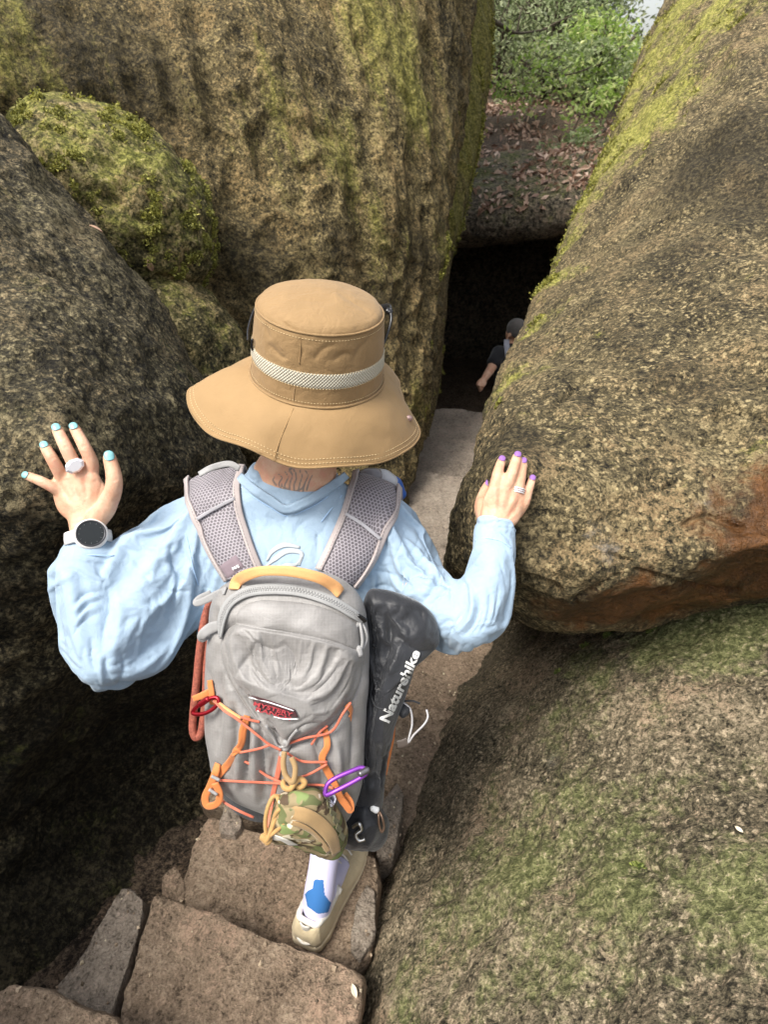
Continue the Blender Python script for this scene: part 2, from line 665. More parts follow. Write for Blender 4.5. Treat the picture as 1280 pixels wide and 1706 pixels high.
def displaced(V, nr, nc, amps, seed, streak=None):
    """push a (nr*nc) grid along its normals with several noise bands"""
    G = V.reshape(nr, nc, 3)
    du = np.gradient(G, axis=0)
    dv = np.gradient(G, axis=1)
    N = np.cross(du, dv).reshape(-1, 3)
    N /= np.linalg.norm(N, axis=1)[:, None] + 1e-12
    vw = CAM - V
    if (N * vw).sum() < 0:
        N = -N
    Q = V.copy()
    if streak is not None:
        r = np.asarray(streak) / np.linalg.norm(streak)
        Q = V - np.outer(V @ r, r) * .76
    h = 0
    for k, (size, amp) in enumerate(amps):
        src = Q if k < 3 else V
        nz = pnoise(src / size + 3.1 * k, seed + k)
        h = h + amp * (nz if k % 2 == 0 else (1 - 2 * np.abs(nz)) * .8)
    return V + N * h[:, None], N

def rock(name, rows, nr, nc, mat, amps, seed, back, label, moss=(), wet=(), pale=(), dark=(), touch=(), streak=None, cracks=(), category='boulder', group=None):
    ctrl = PA(np.array(rows, float))
    a, b = catmull(nr, ctrl.shape[0]), catmull(nc, ctrl.shape[1])
    G = np.einsum('ri,ijk,cj->rck', a, ctrl, b)
    V = G.reshape(-1, 3)
    V, N = displaced(V, nr, nc, amps, seed, streak)
    pj = project(V)
    for poly, wd, dep in cracks:
        d, s, t = seg_dist(pj[:, :2], curve_pts(np.array(poly, float), 30))
        jit = 1 + .5 * pnoise(V / .03, 91)
        V = V - N * (dep * np.exp(-(d * jit / wd) ** 2) * (pj[:, 2] > 0))[:, None]
    for px, py, d, rad in touch:
        k = np.argmin((pj[:, 0] - px) ** 2 + (pj[:, 1] - py) ** 2 + 1e9 * (pj[:, 2] < 0))
        V = V + (P(px, py, d) - V[k]) * np.exp(-(np.linalg.norm(V - V[k], axis=1) / rad) ** 2)[:, None]
    pj = project(V)
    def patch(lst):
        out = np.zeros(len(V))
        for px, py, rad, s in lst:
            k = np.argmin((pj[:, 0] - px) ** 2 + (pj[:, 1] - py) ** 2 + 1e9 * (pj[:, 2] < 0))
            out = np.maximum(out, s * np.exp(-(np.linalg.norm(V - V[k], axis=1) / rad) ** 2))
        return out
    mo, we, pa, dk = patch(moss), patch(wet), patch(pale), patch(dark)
    F = grid_faces(nr, nc)
    # closed rear: the border strip carried back, then a coarse rear sheet
    ring = [j for j in range(nc)] + [i * nc + nc - 1 for i in range(1, nr)] + [(nr - 1) * nc + j for j in range(nc - 2, -1, -1)] + [i * nc for i in range(nr - 2, 0, -1)]
    bk = np.asarray(back, float)
    cen = V.mean(0)
    n0 = len(V)
    layers = []
    for t, s in ((.5, 1.0), (1.0, .9), (1.15, .6), (1.2, .2)):
        layers.append(cen + (V[ring] - cen) * s + bk * t)
    k = len(ring)
    V2 = np.vstack([V] + layers + [(cen + bk * 1.2)[None]])
    prev = ring
    for li in range(len(layers)):
        cur = [n0 + li * k + j for j in range(k)]
        F += [(prev[j], cur[j], cur[(j + 1) % k], prev[(j + 1) % k]) for j in range(k)]
        prev = cur
    F += [(prev[j], n0 + 4 * k, prev[(j + 1) % k]) for j in range(k)]
    me = mesh_from(name, V2, F)
    pad = np.zeros(len(V2) - n0)
    attr(me, 'moss', np.concatenate((mo, pad)))
    attr(me, 'wet', np.concatenate((we, pad)))
    attr(me, 'pale', np.concatenate((pa, pad)))
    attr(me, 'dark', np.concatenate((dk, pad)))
    kw = dict(label=label, category=category)
    if group:
        kw['group'] = group
    return obj(name, me, mat, **kw)

def blob(name, c, rad, mat, amps, seed, label, rot=0, sub=6, moss=0.0, flat=1.0, category='boulder', group=None):
    bm = bmesh.new()
    bmesh.ops.create_icosphere(bm, subdivisions=sub, radius=1)
    me = bpy.data.meshes.new(name)
    bm.to_mesh(me)
    bm.free()
    v = verts_of(me)
    n = v.copy()
    v = np.sign(v) * np.abs(v) ** flat
    v = v * np.array(rad)
    ca, sa = math.cos(rot), math.sin(rot)
    v = np.column_stack((v[:, 0] * ca - v[:, 2] * sa, v[:, 1], v[:, 0] * sa + v[:, 2] * ca))
    v = v + np.array(c)
    h = 0
    for k, (size, amp) in enumerate(amps):
        nz = pnoise(v / size + 5.7 * k, seed + k)
        h = h + amp * (nz if k % 2 == 0 else (1 - 2 * np.abs(nz)) * .8)
    set_verts(me, v + n * h[:, None])
    me.polygons.foreach_set('use_smooth', [True] * len(me.polygons))
    attr(me, 'moss', np.full(len(v), moss))
    attr(me, 'wet', np.zeros(len(v)))
    attr(me, 'pale', np.zeros(len(v)))
    attr(me, 'dark', np.zeros(len(v)))
    kw = dict(label=label, category=category)
    if group:
        kw['group'] = group
    return obj(name, me, mat, **kw)

NEAR = [(.55, .035), (.22, .016), (.09, .009), (.04, .0045), (.018, .0025)]

# big leaning boulder the right hand rests on
rock('leaning_boulder', [
    [(1330, -330, 5.2), (1260, -330, 4.1), (1320, -330, 3.3), (1420, -330, 2.8), (1560, -330, 2.6), (1900, -330, 2.5)],
    [(1150, 0, 4.6), (1112, 0, 3.6), (1165, 0, 3.0), (1240, 0, 2.6), (1340, 0, 2.35), (1750, 0, 2.2)],
    [(1070, 200, 4.0), (1030, 200, 3.15), (1085, 200, 2.6), (1170, 200, 2.2), (1290, 200, 1.92), (1700, 200, 1.75)],
    [(985, 400, 3.4), (942, 400, 2.75), (990, 400, 2.3), (1080, 400, 1.9), (1260, 400, 1.6), (1650, 400, 1.4)],
    [(905, 560, 2.8), (868, 560, 2.1), (915, 560, 1.72), (1020, 560, 1.46), (1240, 560, 1.28), (1600, 560, 1.1)],
    [(860, 690, 2.3), (818, 690, 1.62), (860, 690, 1.3), (970, 690, 1.18), (1220, 690, 1.12), (1600, 690, .96)],
    [(815, 800, 2.0), (783, 800, 1.38), (818, 800, 1.10), (930, 800, 1.05), (1220, 800, 1.04), (1600, 800, .9)],
    [(785, 900, 1.95), (757, 900, 1.36), (800, 905, 1.12), (920, 905, 1.04), (1220, 885, 1.01), (1600, 850, .86)],
    [(775, 950, 1.95), (752, 945, 1.42), (810, 955, 1.18), (930, 968, 1.07), (1220, 928, 1.02), (1600, 880, .86)],
    [(785, 955, 2.2), (785, 965, 1.85), (845, 1000, 1.55), (950, 1042, 1.38), (1210, 1000, 1.26), (1600, 945, 1.05)],
    [(820, 930, 2.3), (820, 940, 2.0), (870, 990, 1.75), (970, 1030, 1.6), (1230, 985, 1.45), (1600, 930, 1.2)],
], 330, 330, M_right, [(.5, .03), (.2, .02), (.085, .012), (.035, .005), (.016, .003)], 11, (2.2, 1.0, .3),
    'huge leaning grey brown boulder under the right hand, wet orange stain along its underside',
    moss=[(1120, 20, .3, .7), (1075, 110, .25, .7), (1040, 190, .22, .7), (1005, 260, .2, .65), (975, 330, .18, .6), (945, 410, .16, .6), (915, 470, .14, .55), (885, 545, .12, .5), (1120, 60, .5, .5), (1060, 220, .4, .75), (980, 380, .3, .6), (900, 530, .22, .5), (850, 640, .15, .4), (1265, 755, .07, .42), (1230, 770, .05, .3), (1180, 40, .4, .6)],
    wet=[(1240, 970, .17, .95), (1120, 1000, .15, .95), (1000, 1005, .13, .9), (1060, 980, .08, .6), (1275, 905, .10, .7), (1340, 930, .2, .9), (1190, 960, .09, .65), (900, 1010, .08, .5)],
    touch=[(842, 825, 1.012, .10), (862, 775, 1.016, .05), (830, 775, 1.018, .04)],
    dark=[(1200, 260, .3, .9), (1130, 420, .2, .6), (1270, 330, .25, .8), (1040, 560, .12, .5), (850, 730, .12, .7), (800, 850, .12, .7), (1140, 640, .1, .6), (870, 900, .10, .6), (1150, 720, .08, .5), (1240, 860, .08, .6)],  # painted shade: the boulder's shadowed right side put into its colour
    pale=[(1012, 920, .045, .55), (1000, 890, .05, .45), (1180, 830, .06, .4), (950, 850, .1, .2)],
    cracks=[([(1195, 690), (1220, 680), (1285, 700)], 7, .022), ([(1105, 815), (1120, 805)], 3, .012), ([(1170, 740), (1200, 735)], 3, .01), ([(925, 675), (945, 655), (975, 625)], 5, .014),
            ([(850, 962), (900, 968), (935, 985)], 5, .018), ([(1050, 935), (1020, 920)], 4, .012), ([(1140, 875), (1180, 860), (1235, 880)], 5, .012), ([(1060, 950), (1150, 975), (1230, 985)], 4, .010), ([(960, 1000), (1030, 960)], 4, .01)])

# lower mossy slab on the right of the steps
rock('mossy_slab', [
    [(790, 1000, 2.6), (850, 1000, 2.4), (980, 1000, 2.0), (1130, 1000, 1.68), (1320, 940, 1.5), (1700, 880, 1.3)],
    [(755, 1050, 2.7), (830, 1060, 2.3), (970, 1055, 1.72), (1120, 1030, 1.46), (1320, 970, 1.32), (1700, 920, 1.1)],
    [(730, 1100, 2.6), (800, 1120, 2.1), (950, 1110, 1.56), (1110, 1090, 1.36), (1320, 1050, 1.22), (1700, 1000, 1.0)],
    [(695, 1200, 2.3), (760, 1210, 1.85), (900, 1205, 1.47), (1080, 1195, 1.26), (1310, 1180, 1.10), (1700, 1150, .88)],
    [(655, 1350, 1.85), (715, 1350, 1.6), (850, 1350, 1.33), (1050, 1350, 1.12), (1300, 1350, .96), (1700, 1350, .75)],
    [(618, 1500, 1.55), (680, 1500, 1.36), (810, 1500, 1.17), (1020, 1500, .98), (1300, 1500, .83), (1700, 1500, .66)],
    [(588, 1660, 1.28), (655, 1660, 1.13), (790, 1660, 1.0), (1000, 1660, .86), (1300, 1660, .73), (1700, 1660, .58)],
    [(560, 1900, 1.05), (630, 1900, .93), (770, 1900, .82), (1000, 1900, .72), (1300, 1900, .6), (1700, 1900, .5)],
    [(540, 2300, .9), (600, 2300, .8), (760, 2300, .72), (1000, 2300, .6), (1300, 2300, .5), (1700, 2300, .42)],
], 300, 300, M_low, [(.45, .02), (.2, .012), (.08, .010), (.035, .005), (.015, .0028)], 31, (1.8, .5, -1.0),
    'broad mossy green rock slab sloping down to the right side of the steps',
    moss=[(1180, 1050, .12, .9), (1100, 1070, .10, .8), (1265, 1020, .1, .8), (870, 1440, .22, .55), (1000, 1480, .2, .5), (1230, 1490, .15, .5), (1000, 1100, .15, .5), (900, 1180, .15, .3), (760, 1500, .12, .45), (700, 1620, .12, .4), (900, 1620, .1, .3), (1100, 1250, .2, .2)],
    dark=[(800, 1110, .25, .95), (880, 1060, .18, .95), (950, 1050, .08, .6), (740, 1200, .15, .6), (900, 1090, .1, .4), (700, 1330, .1, .4), (745, 1520, .08, .4)],  # upper patches paint the shade of the overhang and the arm's shadow
    pale=[(920, 1270, .055, .45), (1050, 1600, .2, .28), (820, 1620, .12, .25), (1230, 1660, .15, .25), (1100, 1330, .10, .25)],
    cracks=[([(1170, 1135), (1200, 1128), (1240, 1135)], 8, .014), ([(900, 1305), (950, 1295), (990, 1265)], 8, .012), ([(1040, 1430), (1075, 1440), (1105, 1450)], 5, .012), ([(720, 1500), (760, 1490)], 8, .012)])

# rock on the left in front
rock('dark_side_boulder', [
    [(-420, -120, 1.5), (-330, -120, 1.6), (-240, -120, 1.75), (-180, -120, 1.95), (-200, -120, 2.5)],
    [(-420, 100, 1.25), (-280, 100, 1.35), (-170, 100, 1.5), (-95, 100, 1.75), (-110, 105, 2.3)],
    [(-420, 300, 1.08), (-180, 290, 1.2), (-60, 265, 1.38), (28, 242, 1.62), (12, 255, 2.2)],
    [(-420, 480, .98), (-120, 470, 1.13), (60, 440, 1.32), (190, 412, 1.68), (172, 425, 2.3)],
    [(-420, 650, .92), (-60, 650, 1.03), (130, 620, 1.19), (308, 600, 1.72), (290, 615, 2.4)],
    [(-420, 800, .91), (-20, 800, 1.02), (180, 790, 1.17), (388, 745, 1.72), (375, 765, 2.4)],
    [(-420, 950, .96), (0, 950, 1.10), (200, 950, 1.36), (412, 900, 1.78), (400, 920, 2.4)],
    [(-420, 1100, 1.08), (0, 1100, 1.26), (200, 1100, 1.56), (415, 1080, 1.95), (410, 1090, 2.5)],
    [(-420, 1270, 1.2), (-10, 1290, 1.42), (190, 1260, 1.74), (400, 1230, 2.08), (410, 1230, 2.6)],
    [(-420, 1500, 1.2), (-60, 1480, 1.42), (130, 1420, 1.68), (362, 1362, 1.98), (375, 1360, 2.5)],
    [(-420, 1760, 1.12), (-130, 1720, 1.26), (60, 1600, 1.46), (315, 1440, 1.86), (340, 1430, 2.3)],
    [(-420, 2000, 1.05), (-160, 1900, 1.18), (40, 1750, 1.38), (300, 1560, 1.75), (330, 1540, 2.1)],
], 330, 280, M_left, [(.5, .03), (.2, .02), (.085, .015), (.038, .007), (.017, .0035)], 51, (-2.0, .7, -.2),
    'dark rough boulder behind the left hand, its pale edge sloping down to the hat',
    moss=[(60, 1250, .25, .35), (250, 1170, .2, .3), (200, 430, .1, .25), (320, 640, .12, .35), (100, 1400, .2, .25)],
    touch=[(120, 800, 1.035, .12), (100, 730, 1.012, .05), (60, 780, 1.012, .04)],
    dark=[(60, 1000, .2, .5), (100, 1250, .4, .9), (250, 1180, .35, .9), (150, 1450, .4, .9), (60, 640, .1, .4), (300, 900, .25, .6), (30, 900, .12, .5)],  # low patches paint the shadow along the undercut base
    pale=[(40, 270, .09, .35), (110, 350, .09, .35), (180, 420, .08, .3), (250, 540, .06, .2)])

# the wall behind: big overhanging rock face with slanting ribs
STRK = P(520, 390, 2.4) - P(420, 80, 2.4)
rock('ribbed_rock_wall', [
    [(-600, -450, 2.0), (-100, -450, 2.3), (250, -450, 2.6), (560, -450, 3.0), (760, -450, 3.5), (850, -450, 4.1), (820, -450, 5.0)],
    [(-500, -150, 1.9), (-50, -150, 2.1), (260, -150, 2.4), (540, -150, 2.75), (720, -150, 3.2), (802, -150, 3.75), (780, -150, 4.6)],
    [(-450, 80, 1.8), (-20, 80, 2.0), (260, 80, 2.25), (520, 80, 2.6), (690, 80, 3.05), (772, 80, 3.6), (750, 80, 4.5)],
    [(-450, 280, 1.85), (-20, 280, 2.1), (260, 280, 2.3), (500, 280, 2.55), (670, 280, 2.95), (752, 280, 3.5), (730, 280, 4.4)],
    [(-450, 430, 2.0), (0, 430, 2.3), (280, 430, 2.42), (490, 430, 2.55), (650, 430, 2.9), (738, 430, 3.4), (715, 430, 4.3)],
    [(-450, 580, 2.3), (0, 580, 2.5), (300, 580, 2.6), (490, 580, 2.7), (640, 580, 2.95), (722, 580, 3.35), (705, 580, 4.2)],
    [(-450, 720, 2.4), (20, 720, 2.6), (320, 720, 2.72), (500, 720, 2.8), (630, 720, 3.0), (700, 720, 3.35), (690, 720, 4.1)],
    [(-450, 860, 2.5), (20, 860, 2.7), (330, 860, 2.82), (500, 860, 2.88), (610, 850, 3.0), (675, 845, 3.25), (672, 845, 3.9)],
    [(-450, 1050, 2.5), (20, 1050, 2.7), (330, 1050, 2.8), (500, 1050, 2.85), (600, 1030, 2.95), (640, 1000, 3.1), (650, 1000, 3.7)],
], 330, 360, M_wall, [(.42, .06), (.17, .03), (.08, .014), (.13, .022), (.03, .006)], 71, (-1.2, 2.0, .2),
    'tall ribbed rock face rising behind the hat, streaked with yellow moss', category='rock face',
    moss=[(480, 180, .25, .35), (560, 260, .3, .4), (690, 150, .3, .55), (650, 60, .35, .5), (740, 300, .3, .6), (620, 350, .25, .3), (30, 110, .2, .3), (715, 600, .2, .45), (700, 680, .15, .4), (745, 420, .15, .6)],
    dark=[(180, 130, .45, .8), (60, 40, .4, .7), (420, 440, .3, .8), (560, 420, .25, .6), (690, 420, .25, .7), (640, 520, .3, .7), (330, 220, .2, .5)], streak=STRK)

# narrow slab behind its right edge
rock('mossy_rock_edge', [
    [(700, -400, 4.2), (800, -400, 4.3), (868, -400, 4.6), (850, -400, 5.4)],
    [(690, -100, 4.1), (780, -100, 4.2), (832, -100, 4.5), (815, -100, 5.3)],
    [(690, 100, 4.0), (770, 100, 4.1), (812, 100, 4.4), (800, 100, 5.2)],
    [(680, 250, 3.95), (755, 250, 4.05), (793, 250, 4.3), (780, 250, 5.2)],
    [(680, 360, 3.9), (740, 360, 4.0), (766, 360, 4.25), (752, 360, 5.1)],
    [(680, 440, 3.9), (725, 440, 3.95), (745, 440, 4.2), (735, 440, 5.0)],
    [(670, 560, 3.85), (715, 560, 3.9), (734, 560, 4.15), (725, 560, 4.9)],
    [(660, 700, 3.8), (700, 700, 3.85), (722, 690, 4.1), (715, 690, 4.8)],
    [(650, 800, 3.8), (680, 800, 3.85), (700, 790, 4.0), (700, 790, 4.8)],
], 220, 90, M_wall, [(.25, .03), (.1, .02), (.05, .01), (.03, .004)], 91, (-1.0, 1.2, 0),
    'narrow rock edge with bright green moss where the tall rock face ends', category='rock face',
    moss=[(790, 60, .6, .9), (775, 220, .5, .85), (755, 340, .3, .8), (735, 460, .25, .8), (725, 640, .2, .5)], streak=(0.0, .1, 1))

blob('mossy_bulge', P(192, 340, 2.20), (.40, .36, .28), M_bump, [(.25, .03), (.12, .02), (.05, .012), (.025, .006)], 101, 'rounded moss covered boulder wedged between the dark side boulder and the tall rock face', rot=R(-38), moss=.22)
blob('wedged_rock', P(340, 600, 2.36), (.17, .3, .36), M_bump, [(.2, .03), (.1, .02), (.04, .008)], 111, 'narrow mossy rock wedged in the gap left of the hat brim', rot=R(24), sub=6, moss=.05)
blob('wedged_rock', P(265, 530, 2.3), (.12, .2, .2), M_bump, [(.2, .03), (.1, .02), (.04, .008)], 121, 'small dark mossy rock low in the crevice beneath the moss covered boulder', rot=R(20), sub=5, moss=.2)

blob('light_block_boulder', (-1.75, -.75, .75), (1.05, 1.25, 1.25), M_left, [(.5, .05), (.2, .02), (.08, .01)], 131, 'unseen dark boulder added on the left behind the photographer to block light', sub=5, flat=.8)  # unseen pair of boulders, added to keep light out of the lower left
blob('light_block_boulder', (1.75, -1.0, .55), (1.05, 1.2, 1.2), M_low, [(.5, .05), (.2, .02), (.08, .01)], 141, 'unseen mossy boulder added on the right behind the photographer to block light', sub=5, flat=.8, moss=.2)
# ------------------------------------------------------------------ ground and path
def slab(name, outline, z, thick, seed, mat, label, rough=.006, group='stone steps', tilt=(0, 0)):
    """a stone step: plan outline (x,y) list, top at z"""
    o = resample(curve_pts(np.array(outline, float), 300, True) * .35 + resample(np.array(outline, float), 300, True) * .65, 150, True)
    c = o.mean(0)
    rows = []
    nr = 34
    for k in range(1, nr + 1):
        r = k / nr * .965
        rows.append(np.column_stack((c + (o - c) * r, np.full(len(o), z))))
    for r, dz in ((.982, -.003), (.993, -.010), (1.0, -.022), (1.003, -.045), (1.0, -.08), (.99, -.12), (.98, -thick)):
        rows.append(np.column_stack((c + (o - c) * r, np.full(len(o), z + dz))))
    V = np.vstack(rows + [np.array([[*c, z]]), np.array([[*c, z - thick]])])
    no, n = len(o), len(rows)
    F = [q[::-1] for q in grid_faces(n, no, True)]
    F += [(n * no, j, (j + 1) % no) for j in range(no)]
    F += [(n * no + 1, (n - 1) * no + (j + 1) % no, (n - 1) * no + j) for j in range(no)]
    V[:, 2] += tilt[0] * (V[:, 0] - c[0]) + tilt[1] * (V[:, 1] - c[1])
    me = fix_normals(mesh_from(name, V, F))
    nn = norms_of(me)
    h = rough * 1.6 * pnoise(V / .16, seed) + rough * pnoise(V / .055, seed + 1) + rough * .55 * pnoise(V / .022, seed + 2) + rough * .35 * pnoise(V / .011, seed + 3)
    set_verts(me, V + nn * h[:, None])
    attr(me, 'moss', np.zeros(len(V)))
    attr(me, 'wet', np.zeros(len(V)))
    attr(me, 'pale', np.zeros(len(V)))
    attr(me, 'dark', np.zeros(len(V)))
    return obj(name, me, mat, label=label, category='stone step', group=group)

def pix(lst, z):
    return [tuple(PZ(a, b, z)[:2]) for a, b in lst]

Z0, Z1, Z2, Z3 = .34, .19, .05, -.07
slab('stone_step', pix([(-160, 1720), (-20, 1650), (35, 1634), (80, 1648), (150, 1680), (250, 1718), (420, 1800), (500, 1900), (380, 2050), (-100, 2050), (-260, 1900)], Z0), Z0, .3, 201, M_step, 'nearest and highest stone step, a corner of it in front of the split step')
slab('stone_step', pix([(203, 1482), (225, 1486), (246, 1500), (240, 1530), (214, 1610), (186, 1692), (150, 1760), (60, 1700), (92, 1648), (140, 1580)], Z1), Z1, .28, 205, M_stepg, 'narrow greyish left slab of the split step below the rear shoe')
slab('stone_step', pix([(254, 1490), (312, 1508), (430, 1552), (560, 1594), (606, 1628), (596, 1700), (570, 1820), (380, 1850), (170, 1780), (196, 1690), (226, 1600)], Z1), Z1, .28, 209, M_step, 'wide brown right slab of the split step just behind the shoe heel')
slab('stone_step', pix([(346, 1364), (420, 1384), (540, 1408), (626, 1424), (636, 1470), (615, 1600), (560, 1640), (300, 1540), (296, 1482), (318, 1424)], Z2), Z2, .26, 213, M_step, 'stone step carrying the beige shoe')
slab('stone_step', pix([(375, 1345), (398, 1350), (402, 1378), (388, 1392), (366, 1385)], Z2 + .02), Z2 + .02, .16, 217, M_stepg, 'small loose stone at the left end of the step carrying the shoe', group='loose stones by the steps')
slab('stone_step', pix([(268, 1462), (292, 1440), (306, 1470), (306, 1505), (270, 1490)], Z2 + .0), Z2 + .0, .16, 219, M_step, 'small brown stone filling the left corner behind the split step', group='loose stones by the steps')
slab('stone_step', pix([(592, 1505), (612, 1470), (628, 1490), (622, 1560), (600, 1600), (584, 1580)], Z2 + .012), Z2 + .012, .16, 221, M_stepg, 'pale stone wedged beside the shoe against the mossy slab', group='loose stones by the steps')
slab('stone_step', pix([(632, 1345), (662, 1300), (672, 1330), (655, 1420), (628, 1425)], Z3 + .09), Z3 + .09, .2, 223, M_stepg, 'pinkish stone along the edge of the mossy slab beside the black bag', group='loose stones by the steps')

def xl(y):
    return -.50 + .29 * (y - .8)
def cross(y0, y1, l0=0, l1=0, w0=.62, w1=.62, sk=.28):
    """slab between two path stations; edges square to the path's heading"""
    a = [xl(y0) + l0, y0 + .0]
    b = [xl(y0) + w0, y0 - sk * w0]
    c = [xl(y1) + w1, y1 - sk * w1]
    d = [xl(y1) + l1, y1]
    pts = []
    for p, q in ((a, b), (b, c), (c, d), (d, a)):
        for t in (0, .33, .66):
            pts.append((p[0] + (q[0] - p[0]) * t, p[1] + (q[1] - p[1]) * t))
    return pts

NAMES = ['stone step under the forward foot, mostly behind the backpack', 'worn step just beyond the backpack', 'worn stone step beside the raised right forearm', 'broad pale step beyond the right shoulder, its edge showing beside the boulder',
         'dusty flat stone in the passage beyond the hat brim', 'farthest flat stone before the path drops toward the cave']
ST = [(.86, 1.32, -.07), (1.28, 1.85, -.15), (1.81, 2.45, -.20), (2.41, 3.02, -.255), (2.98, 3.55, -.31), (3.51, 4.12, -.365)]
for k, (y0, y1, z) in enumerate(ST):
    w = .62 + .05 * k
    slab('stone_step', cross(y0, y1, -.06, -.06, w, w + .05), z, .22, 230 + 5 * k, M_step if k < 2 else M_stepg, NAMES[k], rough=.006)
for k in range(5):
    y0 = 4.1 + .24 * k
    slab('stone_step', cross(y0, y0 + .3, -.05, -.05, .95, 1.0), -.365 - .21 * (k + 1), .3, 260 + 5 * k, M_stepg, ['first', 'second', 'third', 'fourth', 'fifth'][k] + ' step of the drop toward the cave, beyond the edge of the flat stones')
# steps behind the viewer
for k in range(3):
    y0 = .13 - .27 * k
    slab('stone_step', [(-.75 - .08 * k, y0 + .12), (-.1 - .08 * k, y0 - .06), (-.2 - .08 * k, y0 - .36), (-.85 - .08 * k, y0 - .2)], Z0 + .15 * k + .13, .3, 290 + 4 * k, M_step, ['step the photographer stands on', 'next step above the photographer', 'topmost step behind the photographer'][k])

# soil under everything, one sheet to the horizon
def ground_h(x, y):
    # steps run down the gully, then the ground lies low; a wooded bank rises beyond the cave
    gully = np.interp(y, [-40, -1.2, .2, .9, 4.2, 5.3, 60], [4.0, .45, .02, -.22, -.62, -1.62, -1.62])
    side = np.clip((np.abs(x - .29 * y + .3) - .8) * .25, 0, 1.2)
    return gully + np.where(y < 6, side, 0) * .3 - .1
gx = np.concatenate((-np.geomspace(6, 250, 24)[::-1], np.linspace(-5.5, 7, 90), np.geomspace(7.6, 250, 24)))
gy = np.concatenate((-np.geomspace(3, 250, 22)[::-1], np.linspace(-2.6, 9, 100), np.geomspace(9.6, 250, 24)))
GX, GY = np.meshgrid(gx, gy)
GV = np.column_stack((GX.ravel(), GY.ravel(), ground_h(GX.ravel(), GY.ravel())))
GV[:, 2] += .02 * pnoise(GV / .3, 5) + .012 * pnoise(GV / .09, 6)
gme = mesh_from('ground', GV, grid_faces(len(gy), len(gx)))
for a_ in ('moss', 'wet', 'pale', 'dark'):
    attr(gme, a_, np.zeros(len(GV)))
M_soil = rock_mat('soil', (.025, .018, .012), (.09, .064, .044), (.18, .135, .09), (.28, .2, .13), ((.03, .04, .01), (.08, .1, .03)), -.3, fl=.6)
obj('ground', gme, M_soil, kind='structure')

# ------------------------------------------------------------------ the cave at the end of the passage
BIG = [(1.2, .10), (.5, .06), (.2, .03), (.09, .012)]
blob('cave_roof_boulder', (2.4, 8.4, .72), (2.9, 2.0, .40), M_cave, BIG, 301, 'rounded boulder roofing the dark cave mouth, dead leaves lying on top', rot=R(7), flat=.8, moss=.3)
blob('cave_back_boulder', (1.6, 9.8, -.9), (4.0, 1.2, 1.3), M_cave, BIG, 311, 'dark rock closing the back of the cave behind the walking person', flat=.7, moss=-.3)
blob('cave_side_boulder', (-.75, 6.6, -.6), (1.25, 1.9, 1.55), M_cave, BIG, 321, 'shadowed boulder on the left flank of the cave mouth, behind the narrow mossy edge', flat=.75, moss=-.1)
blob('cave_side_boulder', (3.6, 6.2, -.5), (1.5, 1.6, 1.5), M_cave, BIG, 331, 'boulder on the far side of the cave, hidden behind the leaning boulder', flat=.75, moss=.1)

# wooded bank above the cave
bx = np.linspace(-14, 22, 110)
by = np.concatenate((np.linspace(7.3, 14, 60), np.linspace(14.5, 45, 60)))
BX, BY = np.meshgrid(bx, by)
def bank_h(x, y):
    x, y = np.asarray(x, float), np.asarray(y, float)
    h = np.interp(y, [7.3, 8.2, 9.5, 12, 15, 25, 45], [.45, 1.02, 1.4, 1.8, 2.0, 3.2, 4.6])
    return h - np.clip((x - 4.5) * .16, 0, 2.2)
BV = np.column_stack((BX.ravel(), BY.ravel(), bank_h(BX.ravel(), BY.ravel())))
BV[:, 2] += .18 * pnoise(BV / 2.2, 8) + .06 * pnoise(BV / .6, 9)
edge = (BX.ravel() < -13.5) | (BX.ravel() > 21.5) | (BY.ravel() > 44.5)
BV[edge, 2] = -2.2
bme = mesh_from('hillside', BV, grid_faces(len(by), len(bx)))
for a_ in ('moss', 'wet', 'pale', 'dark'):
    attr(bme, a_, np.zeros(len(BV)))
obj('hillside', bme, M_soil, kind='structure')

def leaf_mat(name, c1, c2, c3, trans=.35, rough=.5, top=1.6):
    M = Mat(name)
    n = M.node('NewGeometry').outputs['Random Per Island']
    col = M.ramp(n, [(0, c1), (.45, c2), (.8, c3), (1, tuple(min(.7, x * top) for x in c3))])  # brightest stop paints sky-lit gloss into the colour of some leaves
    M.done(col, rough)
    tr = M.node('BsdfTranslucent', Color=col)
    mx = M.node('MixShader', i0=trans)
    M.put(mx, 1, M.b.outputs[0])
    M.put(mx, 2, tr)
    M.put(M.o, 0, mx)
    return M.m

M_leafd = leaf_mat('leaf_dark', (.09, .11, .05), (.16, .19, .09), (.30, .33, .18), .5)
M_leafm = leaf_mat('leaf_mid', (.14, .18, .07), (.24, .30, .13), (.40, .45, .25), .55)
M_leafy = leaf_mat('leaf_bright', (.20, .32, .05), (.32, .44, .10), (.46, .54, .20), .5)
M_dead = leaf_mat('leaf_dead', (.18, .10, .065), (.38, .24, .165), (.56, .40, .30), .15, .5, 1.0)
Mb = Mat('bark')
cb = Mb.objc()
nb = Mb.noise(Mb.node('Mapping', Vector=cb, Scale=(1, 1, .2)), 14, 6, .7)
Mb.done(Mb.ramp(nb, [(.3, (.02, .015, .01)), (.6, (.09, .068, .045)), (.8, (.17, .14, .1))]), .9, Mb.bump(nb, .02))
M_bark = Mb.m

